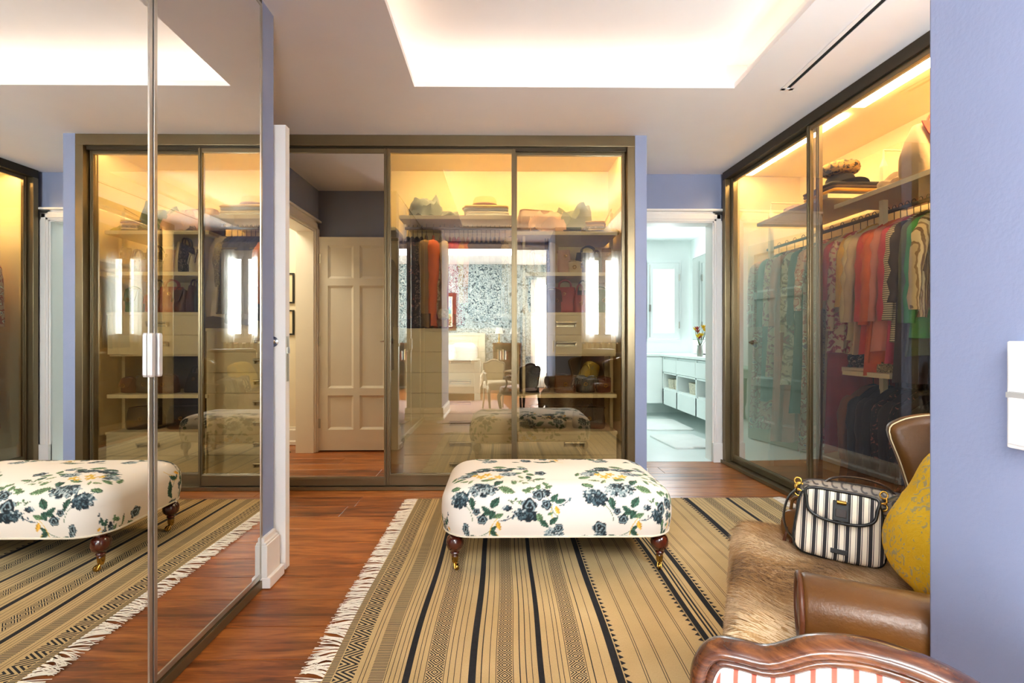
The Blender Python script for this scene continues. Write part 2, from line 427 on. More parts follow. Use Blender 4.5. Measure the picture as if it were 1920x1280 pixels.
# ---- left wall with doorway to the corridor
wl = MB().box(-1.95, 1.95, 0, -1.8, 2.33, CZ).box(-1.95, 3.12, 0, -1.8, 4.15, CZ).box(-1.95, 2.33, 2.12, -1.8, 3.12, CZ)
struct('wall_left', wl, 'blue_wall')
mb = MB()   # lining and architrave
mb.box(-1.96, 2.30, 0, -1.79, 2.34, 2.13).box(-1.96, 3.11, 0, -1.79, 3.15, 2.13).box(-1.96, 2.30, 2.11, -1.79, 3.15, 2.15)
struct('trim_1', mb, 'white_paint')
mb = MB()
for (a, b) in ((2.235, 2.33), (3.12, 3.215)):
    mb.box(-1.80, a, 0, -1.775, b, 2.215)
    mb.box(-1.775, a+.015, 0, -1.765, b-.02, 2.195)
mb.box(-1.80, 2.235, 2.12, -1.775, 3.215, 2.215).box(-1.775, 2.25, 2.14, -1.765, 3.20, 2.195).box(-1.80, 2.225, 2.215, -1.755, 3.225, 2.235)
struct('trim_2', mb, 'white_paint', bevel=.004)
# corridor
struct('wall_corridor', MB().box(-3.4, 1.85, 0, -1.95, 1.97, CZ).box(-3.4, 3.5, 0, -1.95, 3.6, CZ).box(-3.45, 1.85, 0, -3.35, 3.6, CZ), 'cream_paint')
struct('ceiling_corridor', box(-3.4, 1.9, CZ, -1.96, 3.6, CZ+.05), 'cream_paint')
skirt('baseboard_corridor', -3.35, 1.97, -1.96, 1.97, (0, 1), .18)

# ---- mirror wardrobe block and passage piers
struct('wall_mirror_block', box(-1.95, .48, 0, MX-.04, 2.19, CZ), 'blue_wall')
struct('wall_mirror_end', box(MX-.04, 2.085, 0, MX, 2.19, CZ), 'blue_wall')
struct('wall_passage_left', box(-1.95, -.35, 0, -.80, .48, CZ), 'blue_wall')
struct('wall_passage_right', box(.70, -.35, 0, 1.04, .78, CZ), 'blue_wall', bevel=.004)
skirt('baseboard_passage_left', -.80, -.35, -.80, .50, (1, 0), .17)
skirt('baseboard_passage_front', MX, .48, -.78, .48, (0, 1), .17)
skirt('baseboard_passage_right', .70, -.35, .70, .80, (-1, 0), .17)
mb = MB()   # tall skirting round the end of the mirror block
x1 = MX+.022
for (z0, z1, e) in ((.004, .05, .018), (.05, .19, .004), (.19, .20, .0), (.20, .222, -.008)):
    mb.box(MX-.05, 2.075, z0, x1+e, 2.195+e, z1)
struct('baseboard_left', mb, 'white_paint', bevel=.003)

# ---- header over passage, wall with the dressing window
struct('wall_header', box(-.80, -.35, 2.47, .70, -.20, 2.80), 'blue_wall')
struct('trim_3', MB().box(-.80, -.20, 2.43, .70, -.185, 2.50).box(.69, -.375, 0, .72, -.345, 2.47), 'white_paint')
wn = MB().box(1.04, .30, 0, 2.9, .45, 1.08).box(1.04, .30, 2.25, 2.9, .45, CZ).box(1.04, .30, 1.08, 1.10, .45, 2.25).box(1.66, .30, 1.08, 2.9, .45, 2.25)
struct('wall_near', wn, 'blue_wall')
def window(name, x0, x1, z0, z1, y, facing, fmat='white_paint', nx=2, bars=()):
    """a framed casement in a wall parallel to X; y: plane of the inner wall face"""
    root = sempty(name)
    f = .045; mb = MB(); a, b = (y-.07, y+.012) if facing > 0 else (y-.012, y+.07)
    mb.box(x0-.05, a, z0-.05, x0+.012, b, z1+.05).box(x1-.012, a, z0-.05, x1+.05, b, z1+.05)
    mb.box(x0, a, z1-.012, x1, b, z1+.05).box(x0, a, z0-.05, x1, b, z0+.012)
    mb.build('window_frame', fmat, root, bevel=.003); wdt = (x1-x0-.024)/nx
    for i in range(nx):
        c0 = x0+.012+i*wdt; c1 = c0+wdt; s = .05; mb = MB()
        ya, yb = y-.03*facing, y+.0*facing
        mb.box(c0, ya, z0+.012, c0+s, yb, z1-.012).box(c1-s, ya, z0+.012, c1, yb, z1-.012).box(c0+s, ya, z0+.012, c1-s, yb, z0+.012+s).box(c0+s, ya, z1-.012-s, c1-s, yb, z1-.012)
        for zb in bars: mb.box(c0+s, ya, zb-.01, c1-s, yb, zb+.01)
        cs = mb.build('casement', fmat, root, bevel=.003)
        box(c0+s, y-.018*facing, z0+.012+s, c1-s, y-.014*facing, z1-.012-s).build('pane', 'clear_side', cs)
    return root
window('window_1', 1.12, 1.64, 1.10, 2.23, .45, 1)

# ---- back wall behind the wardrobe, pillar, bathroom wall
struct('wall_back', box(-1.95, 4.07, 0, .961, 4.24, CZ), 'cream_paint')
struct('wall_pillar', box(.961, D-.01, 0, 1.045, 4.24, CZ), 'blue_wall')
skirt('baseboard_pillar', 1.045, D-.01, 1.045, 4.20, (1, 0), .15, .016)
OX0, OX1, OZ = 1.06, 1.865, 2.11
struct('wall_back_header', MB().box(1.045, 4.24, OZ+.02, OX1+.02, 4.36, CZ).box(.961, 4.24, 0, OX0-.02, 4.36, OZ+.02).box(OX1+.02, 4.24, 0, 2.9, 4.36, CZ), 'blue_wall')
mb = MB().box(OX0-.02, 4.235, 0, OX0, 4.37, OZ).box(OX1, 4.235, 0, OX1+.02, 4.37, OZ).box(OX0-.02, 4.235, OZ, OX1+.02, 4.37, OZ+.02)
struct('trim_4', mb, 'white_paint')
mb = MB()
for (a, b, yy) in ((0, .10, 4.225), (.012, .085, 4.214), (.03, .07, 4.207)):
    mb.box(OX1+a, yy, 0, OX1+b, 4.24, OZ+b)
    mb.box(1.046, yy, OZ+a, OX1+b-.001, 4.24, OZ+b)
mb.box(1.046, 4.195, OZ+.10, OX1+.115, 4.24, OZ+.118).box(OX1, 4.20, 0, OX1+.10, 4.24, .17)
struct('trim_5', mb, 'white_paint', bevel=.003)

# ---- outer right side behind the wardrobe
struct('wall_right', MB().box(2.80, .3, 0, 2.9, 4.24, CZ), 'cream_paint')

# ================================================================ MIRROR DOORS on the left block
md = thing('mirror_wardrobe', 'tall mirror doors with thin steel frames on the blue block beside the passage', 'wardrobe', (MX, 0, 0))
z0, z1 = .05, 2.525
for i, (ya, yb) in enumerate(((1.437, 2.085), (.80, 1.431), (.485, .794))):
    d = MB(); s = .014
    d.box(-.022, ya, z0, .003, ya+s, z1).box(-.022, yb-s, z0, .003, yb, z1).box(-.022, ya+s, z0, .003, yb-s, z0+.02).box(-.022, ya+s, z1-.014, .003, yb-s, z1)
    dr = d.build('mirror_door', 'steel', md, bevel=.0015)
    box(-.020, ya+s, z0+.02, 0, yb-s, z1-.014).build('mirror_pane', 'mirror', dr)
    if i < 2:
        yc = ya+.012 if i == 0 else yb-.012
        L = [[(x_, yc+(y_), z) for x_, y_ in ((0, -.009), (.012, -.009), (.015, -.006), (.015, .006), (.012, .009), (0, .009))] for z in (.965, .972, 1.088, 1.095)]
        for q in (0, 3): L[q] = [(x_*.9, yc+(y_-yc)*.8, z) for x_, y_, z in L[q]]
        MB().loops(L).build('pull_handle', 'steel_satin', dr, bevel=.003)
MB().box(-.04, .485, 2.525, .0, 2.085, CZ).build('top_track', 'bronze_dark', md)
MB().box(-.035, .485, .004, -.004, 2.085, .048).box(-.004, .485, .004, .006, 2.085, .04).build('bottom_track', 'bronze', md, bevel=.001)

# ================================================================ DOOR standing open against the block
def panel_door(name, W, Hh, T, cols, rws, mat, face='both'):
    """leaf in local x 0..W, y -T/2..T/2; recessed panels"""
    root = sempty(name); mb = MB(); core = .012
    xs = [0]+[c for ab in cols for c in ab]+[W]
    mb.box(0, -T/2, 0, cols[0][0], T/2, Hh).box(cols[-1][1], -T/2, 0, W, T/2, Hh)
    for a, b in zip(cols[:-1], cols[1:]): mb.box(a[1], -T/2, 0, b[0], T/2, Hh)
    zz = [0]+[z for ab in rws for z in ab]+[Hh]
    for c in cols:
        for k in range(0, len(zz), 2): mb.box(c[0], -T/2, zz[k], c[1], T/2, zz[k+1])
    leaf = mb.build('door_leaf', mat, root, recalc=False)
    for c in cols:
        for a, b in rws:
            p = MB(); p.box(c[0], -core/2, a, c[1], core/2, b)
            g = .022
            for sg in (-1, 1):
                y_ = sg*core/2; yo = sg*(T/2-.004)
                L = [[(c[0]+e, yy, a+e), (c[1]-e, yy, a+e), (c[1]-e, yy, b-e), (c[0]+e, yy, b-e)] for e, yy in ((0, yo), (.008, yo-sg*.004), (g, y_))]
                p.loops(L, False, False)
            p.build('door_panel', mat, leaf, recalc=False)
    return root, leaf
def lever(parent, x, z, T, dirx=-1, mat='chrome'):
    for sg in (-1, 1):
        mb = MB().lathe([(.0, 0), (.024, 0), (.024, .006), (.012, .010), (.009, .03), (.009, .04), (0, .04)], 16)
        mb.xform(Matrix.Translation((x, sg*T/2, z)) @ Matrix.Rotation(R(-90*sg), 4, 'X'))
        mb.tube([(x, sg*(T/2+.038), z), (x+dirx*.03, sg*(T/2+.042), z), (x+dirx*.11, sg*(T/2+.040), z-.004)], [.008, .008, .006], 10)
        mb.build('door_handle', mat, parent, smooth=True)
d1, leaf = panel_door('door_1', .775, 2.06, .04, [(.10, .345), (.405, .65)], [(.20, .53), (.60, 1.59), (1.66, 1.98)], 'white_paint')
d1['label'] = 'white six panel door folded open against the blue block'
d1.location = (-1.775, 2.262, .012); d1.rotation_euler = (0, 0, R(-.6))
lever(leaf, .72, 1.055, .04, -1)
for z in (.26, 1.05, 1.85): MB().box(-.006, -.022, z-.045, .03, .0215, z+.045).tube([(-.004, .026, z-.045), (-.004, .026, z+.045)], .007).build('hinge', 'steel', leaf)
MB().box(.7745, -.012, .87, .7765, .012, 1.08).box(.7760, -.007, 1.0, .785, .005, 1.03).build('latch_plate', 'steel', leaf)

# ================================================================ BACK WARDROBE
bw = thing('sliding_wardrobe', 'built-in back wardrobe with one mirror door and two tinted glass doors in bronze frames', 'wardrobe', (0, D, 0))
XL, XI = -1.80, .905
MB().box(XL, -.01, 2.465, .961, .09, CZ-.002).box(XL, .10, 2.50, .905, .60, 2.52, 0).build('top_track', 'bronze', bw, bevel=.002)
MB().box(XL, .015, 2.44, .905, .03, 2.465).box(XL, .05, 2.44, .905, .065, 2.465).build('guide_rail', 'bronze_dark', bw)
MB().box(XL, -.02, .004, .905, .09, .022).box(XL, -.02, .022, .905, -.012, .028).box(XL, .035, .022, .905, .04, .034).build('bottom_track', 'bronze', bw)
MB().box(.905, -.012, .004, .961, .10, 2.465).box(.885, .075, .004, .905, .10, 2.465).build('side_frame', 'bronze', bw, bevel=.004)
def sdoor(parent, x0, x1, y, z0, z1, s, pane, st='bronze', bot=.085, kind='glass'):
    d = MB(); T = .026
    for a, b in ((x0, x0+s), (x1-s, x1)):
        d.box(a, y-T/2, z0, b, y+T/2, z1); d.box(a+s*.3, y-T/2-.006, z0, b-s*.3, y-T/2, z1)
    d.box(x0+s, y-T/2, z0, x1-s, y+T/2, z0+bot).box(x0+s, y-T/2, z1-.03, x1-s, y+T/2, z1).box(x0+s, y-T/2-.004, z0+bot-.02, x1-s, y-T/2, z0+bot-.006)
    dr = d.build('sliding_door', st, parent, bevel=.0015)
    if kind == 'mirror':
        box(x0+s, y-.004, z0+bot, x1-s, y+.004, z1-.03).build('mirror_pane', 'mirror', dr)
    else:
        mb = MB(); a, b = x0+s, x1-s; zz0, zz1 = z0+bot, z1-.03
        vs = [(a, y-.003, zz0), (b, y-.003, zz0), (b, y-.003, zz1), (a, y-.003, zz1), (a, y+.003, zz0), (b, y+.003, zz0), (b, y+.003, zz1), (a, y+.003, zz1)]
        mb.add(vs, [(0, 1, 2, 3)], 0); mb.f += [(4, 7, 6, 5), (0, 4, 5, 1), (3, 2, 6, 7), (0, 3, 7, 4), (1, 5, 6, 2)]; mb.m += [1]*5
        mb.build('glass_pane', [pane, 'clear_side'], dr, recalc=False)
    return dr
sdoor(bw, -1.79, -.828, .02, .03, 2.45, .016, 'mirror', kind='mirror', bot=.06)
sdoor(bw, -.826, .102, .02, .03, 2.45, .028, 'ward_glass')
sdoor(bw, .090, .905, .058, .03, 2.45, .024, 'ward_glass')
box(-1.79, .60, .02, .905, .618, 2.50).build('back_panel', 'ward_panel', bw)
box(.905, .10, .02, .92, .60, 2.50).build('side_panel', 'ward_panel', bw)
M('painted_shade', '#4b4640', .6); box(.12, .585, .40, .868, .599, .955).build('shade_sheet', 'painted_shade', bw)  # dark sheet added for the deep shade behind the lower bags
box(-1.795, .10, .004, .905, .60, .03).build('base_panel', 'ward_panel', bw)
box(-1.795, .10, 2.498, .905, .60, 2.50).build('top_panel', 'ward_panel', bw)
for a, b in ((-.80, .05), (.12, .88)):
    box(a, .10, 2.484, b, .135, 2.498).build('light_strip', 'led_ward', bw)
def shelf(parent, x0, x1, y0, y1, z, t=.028, name='shelf'):
    return MB().box(x0, y0, z-t, x1, y1, z).build(name, 'ward_shelf_edge', parent, bevel=.0015)
shelf(bw, -.76, .09, .13, .60, 2.005)
shelf(bw, -1.70, -.79, .13, .60, 1.92)
shelf(bw, .10, .868, .13, .60, 1.888)
shelf(bw, .18, .868, .15, .60, 1.585)
shelf(bw, .12, .868, .15, .60, .67)
box(.16, .16, .672, .18, .60, 1.858).build('divider_panel', 'ward_shelf', bw)
for x, zt in ((-.755, 2.12), (.862, 2.07)):
    mb = MB().box(x-.012, .30, .03, x+.012, .325, zt); mb.tube([(x, .31, zt-.01), (x, .31, zt+.03), (x, .60, zt-.02)], .006); mb.lathe([(0, 0), (.02, 0), (.02, .008), (0, .008)], 12, (x, .59, zt-.02))
    mb.build('upright_post', 'ward_shelf_edge', bw)
MB().tube([(-.75, .30, 1.945), (.12, .30, 1.945)], .011, 12).build('hanging_rail', 'bronze_dark', bw)
MB().tube([(-1.70, .30, 1.86), (-.80, .30, 1.86)], .011, 12).build('hanging_rail', 'bronze_dark', bw)

def drawer_unit(label, loc, rotz, W, Dp, zs, hx, hw=.15, group=None, top=True):
    """zs: drawer boundaries bottom to top"""
    t_ = thing('drawer_unit', label, 'drawers', loc, rotz, group)
    b = MB().box(-W/2, .02, zs[0]-.012, W/2, Dp, zs[-1]+.0)
    if top: b.box(-W/2-.004, -.004, zs[-1], W/2+.004, Dp, zs[-1]+.022)
    b.build('body', 'ward_shelf', t_, bevel=.001)
    for a, c in zip(zs[:-1], zs[1:]):
        dw = box(-W/2+.002, 0, a+.0015, W/2-.002, .02, c-.0015).build('drawer', 'ward_shelf', t_, bevel=.001)
        z = (a+c)/2+.01
        MB().tube([(hx-hw/2, -.028, z+.008), (hx+hw/2, -.028, z+.008)], .009, 10).box(hx-hw/2, -.03, z-.02, hx-hw/2+.008, 0, z+.012).box(hx+hw/2-.008, -.03, z-.02, hx+hw/2, 0, z+.012).box(hx-hw/2, -.006, z-.022, hx+hw/2, 0, z-.012).build('handle', 'steel', dw, smooth=True)
    return t_
drawer_unit('tall white chest of seven drawers under the hanging clothes in the back wardrobe', (-.297, D+.16, .04), 0, .868, .42, [0.02+.1545*i for i in range(8)], -.01, .16)
drawer_unit('white two drawer box fixed between the bag shelves of the back wardrobe', (.524, D+.15, .955), 0, .68, .42, [0.012, .158, .306], -.04, .15)
drawer_unit('low white two drawer chest on the floor of the back wardrobe', (.495, D+.14, .04), 0, .74, .43, [.02, .175, .33], .05, .15)

# ================================================================ RIGHT WARDROBE (slightly turned)
RW0 = (1.955, 4.20); RWR = math.atan2(-1, .045)
def RW(u, v, z=0):
    c, s = cos(RWR), sin(RWR); return (RW0[0]+u*c-v*s, RW0[1]+u*s+v*c, z)
rw = thing('sliding_wardrobe', 'built-in wardrobe along the side wall, bronze sliding glass doors, packed with coloured clothes', 'wardrobe', (RW0[0], RW0[1], 0), RWR)
UE = 3.35
MB().box(-.0, -.012, 2.475, UE, .09, CZ-.002).build('top_track', 'bronze_dark', rw, bevel=.002)
MB().box(0, -.03, .004, UE, .09, .02).box(0, -.03, .02, UE, -.02, .03).build('bottom_track', 'bronze', rw)
MB().box(0, -.012, .004, .045, .10, 2.475).build('side_frame', 'bronze', rw, bevel=.004)
sdoor(rw, .045, 1.125, .056, .03, 2.475, .03, 'side_glass', bot=.055)
sdoor(rw, 1.06, 2.16, .018, .03, 2.475, .035, 'side_glass', bot=.055)
sdoor(rw, 2.10, 3.20, .056, .03, 2.475, .035, 'side_glass', bot=.055)
box(.045, .66, .02, UE, .68, 2.50).build('back_panel', 'ward_panel', rw)
box(.03, .10, .02, .045, .66, 2.50).build('side_panel', 'ward_panel', rw)
box(1.0, .645, .04, 2.6, .659, 1.10).build('shade_sheet', 'painted_shade', rw)  # dark sheet put in as shade behind the lower clothes
box(UE-.02, .0, .02, UE, .66, 2.50).build('side_panel', 'ward_panel', rw)
box(.03, .10, .004, UE, .66, .03).build('base_panel', 'ward_panel', rw)
box(.03, .09, 2.498, UE, .66, 2.50).build('top_panel', 'ward_panel', rw)
for a, b in ((.12, 1.20), (1.32, 2.5), (2.6, 3.2)):
    box(a, .105, 2.484, b, .185, 2.498).build('light_strip', 'led_side', rw)
shelf(rw, .30, 1.10, .12, .62, 2.03); shelf(rw, 1.13, 2.9, .14, .62, 1.945)
box(1.80, .14, .04, 1.82, .64, 1.90).build('divider_panel', 'ward_shelf', rw)
shelf(rw, 1.02, 1.30, .22, .62, .90); shelf(rw, 1.20, 1.55, .14, .62, .885)
shelf(rw, 1.82, 2.5, .2, .62, .95); shelf(rw, 1.82, 2.5, .2, .62, .62)
for u, zt in ((.22, 2.12), (1.34, 2.12)):
    mb = MB().box(u-.015, .275, .03, u+.015, .305, zt); mb.loops([[(u-.015, .275, zt), (u+.015, .275, zt), (u+.015, .305, zt), (u-.015, .305, zt)], [(u-.001, .289, zt+.06), (u+.001, .289, zt+.06), (u+.001, .291, zt+.06), (u-.001, .291, zt+.06)]])
    mb.tube([(u, .29, zt+.05), (u, .29, zt+.10), (u, .65, zt+.10)], .006); mb.build('upright_post', 'ward_shelf_edge', rw)
MB().tube([(.06, .36, 1.86), (2.9, .36, 1.86)], .012, 12).build('hanging_rail', 'bronze_dark', rw)
MB().tube([(1.15, .34, .86), (1.75, .34, .86)], .012, 12).build('hanging_rail', 'bronze_dark', rw)

# ================================================================ BATHROOM
BX0, BX1, BY0, BY1 = .42, 2.81, 4.36, 7.10
struct('floor_bathroom', box(BX0-.1, 4.24, -.08, BX1+.1, BY1+.1, .002), 'bath_tile')
struct('ceiling_bathroom', box(BX0-.1, BY0, 2.55, BX1+.1, BY1+.1, 2.6), 'bath_white')
WX0, WX1, WZ0, WZ1 = 2.17, 2.63, 1.09, 2.22
wb = MB().box(BX0, BY1, 0, BX1, BY1+.1, WZ0).box(BX0, BY1, WZ1, BX1, BY1+.1, 2.55).box(BX0, BY1, WZ0, WX0-.44, BY1+.1, WZ1).box(WX1, BY1, WZ0, BX1, BY1+.1, WZ1)
wb.box(WX0-.1, BY1+.02, WZ0, WX0, BY1+.1, WZ1)
struct('wall_bathroom_back', wb, 'bath_white')
struct('wall_bathroom_right', box(BX1, BY0, 0, BX1+.1, BY1+.1, 2.55), 'bath_white')
struct('wall_bathroom_left', box(BX0-.1, BY0, 0, BX0, BY1+.1, 2.55), 'bath_white')
struct('wall_bathroom_front', MB().box(BX0, 4.30, 0, OX0-.02, BY0, 2.55).box(OX1+.02, 4.30, 0, BX1, BY0+.0, 2.55).box(OX0-.02, 4.361, OZ+.02, OX1+.02, 4.37, 2.55), 'bath_white')
# window: frosted pane lit by the sky
emis('frosted_sky_pane', (.93, .97, 1), .9)
def bath_window(x0, x1, nm):
    root = sempty(nm); mb = MB(); y = BY1
    mb.box(x0-.03, y-.02, WZ0-.03, x1+.03, y+.03, WZ0).box(x0-.03, y-.02, WZ1, x1+.03, y+.03, WZ1+.03).box(x0-.03, y-.02, WZ0, x0, y+.03, WZ1).box(x1, y-.02, WZ0, x1+.03, y+.03, WZ1)
    mb.build('window_frame', 'bath_white', root, bevel=.003)
    s = .075; mb = MB().box(x0+.004, y-.03, WZ0+.004, x0+s, y, WZ1-.004).box(x1-s, y-.03, WZ0+.004, x1-.004, y, WZ1-.004).box(x0+s, y-.03, WZ0+.004, x1-s, y, WZ0+s+.02).box(x0+s, y-.03, WZ1-s-.02, x1-s, y, WZ1-.004)
    c = mb.build('casement', 'bath_white', root, bevel=.003)
    box(x0+s, y-.016, WZ0+s+.02, x1-s, y-.012, WZ1-s-.02).build('frosted_pane', 'frosted_sky_pane', c)
    for z in (1.3, 2.0): MB().tube([(x1-.002, y-.035, z-.05), (x1-.002, y-.035, z+.05)], .008).build('hinge', 'steel', c)
    MB().tube([(x0+.02, y-.045, WZ0+.03), (x0+.02, y-.045, WZ1-.03)], .005).box(x0+.008, y-.055, 1.5, x0+.032, y-.03, 1.6).build('bolt', 'steel', c)
    return root
bath_window(WX0, WX1, 'window_2')
bath_window(WX0-.40, WX0-.04, 'window_3')
vm = thing('wall_mirror', 'plain frameless mirror on the bathroom wall above the white vanity', 'mirror', (BX1, 0, 0))
box(-.012, 5.0, 1.09, -.004, 7.0, 2.26).build('mirror_pane', 'mirror', vm); box(-.004, 4.99, 1.08, 0, 7.01, 2.27).build('backing', 'grey_plastic', vm)
# vanity
va = thing('bathroom_vanity', 'white floating vanity with drawers and open niches under the bathroom mirror', 'vanity', (0, 0, 0))
vx = 2.26
mb = MB(); zb, zt = .19, .84
mb.box(vx+.02, 4.9, zb, BX1-.006, 6.70, zb+.03).box(vx+.02, 4.9, zt-.03, BX1-.006, 6.70, zt).box(BX1-.03, 4.9, zb, BX1-.006, 6.70, zt)
for y in (4.9, 5.54, 6.15, 6.67): mb.box(vx, y, zb, BX1-.006, y+.03, zt)
mb.box(vx, 4.9, zb, vx+.02, 6.70, .40).box(vx, 4.9, .615, vx+.02, 6.7, .635).box(vx+.02, 4.9, .40, BX1-.006, 6.7, .42)
mb.build('body', 'bath_white', va)
for y0_, y1_ in ((4.93, 5.54), (5.57, 6.15), (6.18, 6.67)):
    dw = box(vx-.004, y0_+.002, .64, vx+.018, y1_-.002, .815).build('drawer', 'bath_white', va, bevel=.002)
box(vx-.02, 4.86, .85, BX1-.006, 6.69, .885).build('worktop', 'bath_white', va, bevel=.004)
MB().box(vx+.18, 5.7, .886, vx+.48, 6.3, .90).box(vx+.20, 5.72, .899, vx+.46, 6.28, .9).build('basin', 'white_plastic', va, bevel=.006)
vc = thing('bathroom_cabinet', 'white cabinet along the bathroom window wall, joined to the vanity corner', 'cabinet', (0, 0, 0))
MB().box(1.2, 6.72, .19, 2.8, 7.09, .845).build('body', 'bath_white', vc); box(1.18, 6.70, .85, 2.80, 7.095, .886).build('worktop', 'bath_white', vc, bevel=.003)
for a in (1.21, 1.74): box(a, 6.704, .20, a+.515, 6.72, .835).build('cabinet_door', 'bath_white', vc, bevel=.002)
M('wicker_pale', '#d8cfba', .8, var=.3, vscale=60, bmp=.8, bscale=150, bdist=.004)
def basket(label, x, y, z, w_, d_, h_, g='baskets in the vanity niches'):
    t_ = thing('storage_basket', label, 'basket', (x, y, z), 0, g)
    L = [[(px, py, 0) for px, py in rrect(w_/2*.92, d_/2*.92, .02)], [(px, py, h_) for px, py in rrect(w_/2, d_/2, .02)],
         [(px, py, h_) for px, py in rrect(w_/2-.012, d_/2-.012, .02)], [(px, py, .01) for px, py in rrect(w_/2*.92-.012, d_/2*.92-.012, .02)]]
    MB().loops(L).build('body', 'wicker_pale', t_)
    MB().tube([(px, py, h_) for px, py in rrect(w_/2-.004, d_/2-.004, .02)], .007, 6, closed=True).build('rim', 'wicker_pale', t_)
    return t_
basket('pale woven basket of bottles nearest the far end of the vanity niche', vx+.14, 6.52, .42, .2, .20, .12)
basket('larger pale woven basket with folded towels in the vanity niche', vx+.14, 6.27, .42, .2, .22, .13)
basket('pale woven basket in the nearer niche of the vanity', vx+.14, 5.75, .42, .2, .28, .13)
M('towel_white', '#eef1ee', .95, var=.03, bmp=.8, bscale=200, bdist=.004)
for k, (y, l) in enumerate(((6.24, 'white rolled towel lying on top in the larger vanity basket'), (6.31, 'white folded towel behind the rolled one in the larger vanity basket'))):
    tw = tag(MB().tube([(vx+.07, y, .56), (vx+.21, y, .56)], .03, 12).build('rolled_towel', 'towel_white', smooth=True), l, 'towel')
bt = thing('soap_bottle', 'small white pump bottle standing in the farthest vanity basket', 'bottle', (vx+.13, 6.52, .432))
MB().lathe([(0, 0), (.028, 0), (.03, .09), (.012, .11), (.010, .12)], 14).build('body', 'white_plastic', bt, smooth=True)
MB().tube([(0, 0, .11), (0, 0, .15), (-.03, 0, .15)], .006).build('pump', 'steel', bt)
# flowers on the vanity
fv = thing('flower_vase', 'small glass vase of yellow and red flowers on the bathroom vanity', 'flowers', (2.325, 5.60, .886))
MB().lathe([(0, 0), (.03, 0), (.036, .05), (.028, .11), (.034, .13), (.031, .13), (.026, .11), (.0, .10)], 16).build('vase', 'steel', fv, smooth=True)
M('petal_yellow', '#f3c80f', .6, var=.15, vscale=40); M('petal_red', '#a32a26', .6, var=.15); M('leaf_green', '#4f6b2e', .6, var=.2)
rg = random.Random(5)
for k in range(12):
    a = rg.random()*6.28; r = rg.random()*.10; z = .20+rg.random()*.13
    x, y = r*cos(a), r*sin(a)
    mb = MB().tube([(0, 0, .1), (x*.6, y*.6, z*.7), (x, y, z)], .003, 5)
    mb.build('stem', 'leaf_green', fv)
    mb = MB()
    for q in range(6):
        b = q*1.047; c, s = cos(b), sin(b); e = .03
        mb.loops([[(x, y, z), (x, y, z+.001), (x, y, z+.002)], [(x+e*.6*c-.012*s, y+e*.6*s+.012*c, z+.025), (x+e*.6*c, y+e*.6*s, z+.02), (x+e*.6*c+.012*s, y+e*.6*s-.012*c, z+.025)], [(x+e*c, y+e*s, z+.05), (x+e*c, y+e*s, z+.051), (x+e*c, y+e*s, z+.052)]])
    mb.build('bloom', 'petal_yellow' if k % 4 else 'petal_red', fv)
# bath mats
def mat_rug(label, x, y, a, b, rot):
    L = [[(px, py, z) for px, py in rrect(a/2-e, b/2-e, .04)] for z, e in ((0, 0), (.014, 0), (.02, .012))]
    o = MB().loops(L).build('bath_mat', 'towel_white'); o.location = (x, y, .003); o.rotation_euler = (0, 0, rot)
    return tag(o, label, 'bath mat', 'bath mats')
mat_rug('white bath mat farther in, by the bathroom cabinet', 2.02, 6.05, .55, .75, 0)
mat_rug('white tufted bath mat nearer the bathroom doorway, in front of the vanity', 1.93, 5.05, .5, .65, .1)
# bathroom door, opened inward at the left jamb
d2, leaf = panel_door('door_2', .79, 2.09, .04, [(.09, .36), (.43, .70)], [(.20, .58), (.66, 1.50), (1.57, 1.98)], 'bath_door_tinted')
d2['label'] = 'white panelled bathroom door with a green reflection tint in its colour, standing open inside the bathroom'
d2.location = (OX0+.012, 4.385, .012); d2.rotation_euler = (0, 0, R(80))
lever(leaf, .73, 1.04, .04, -1, 'bronze_dark')
# console table and towel
ct = thing('console_table', 'pale green console table with cabriole legs against the bathroom wall', 'table', (.66, 6.0, 0))
M('mint_paint', '#a9c4b4', .45, var=.06)
MB().loops([[(px, py, z) for px, py in rrect(.19-e, .42-e, .05)] for z, e in ((.70, .01), (.705, 0), (.722, 0), (.728, .006))]).build('tabletop', 'mint_paint', ct)
MB().box(-.15, -.37, .60, .15, .37, .70).build('apron', 'mint_paint', ct, bevel=.004)
for sx in (-1, 1):
    for sy in (-1, 1):
        x, y = sx*.145, sy*.365
        MB().tube(smooth_open([(x, y, .66), (x+sx*.028, y+sy*.028, .55), (x+sx*.01, y+sy*.01, .3), (x-sx*.012, y-sy*.012, .12), (x+sx*.01, y+sy*.01, .03), (x+sx*.03, y+sy*.03, .0)], 5), [.028]*6+[.024]*7+[.015]*8+[.016]*5, 8).build('leg', 'mint_paint', ct, smooth=True)
ht = thing('hanging_towel', 'blue grey cloth hanging from a hook on the white bathroom wall', 'towel', (.42, 5.6, 1.12))
M('cloth_teal', '#6f8c90', .9, var=.2)
pts = []
L = []
for k in range(9):
    z = .06-.04*k; hw = .02+.075*min(1, k/5)
    L.append([(.03+.018*cos(a)+.008*sin(3*a), hw*sin(a), z) for a in [2*pi*j/18 for j in range(18)]])
MB().loops(L).build('cloth', 'cloth_teal', ht, smooth=True)
MB().tube([(.0, 0, .05), (.03, 0, .05), (.035, 0, .075)], .005).build('hook', 'steel', ht)

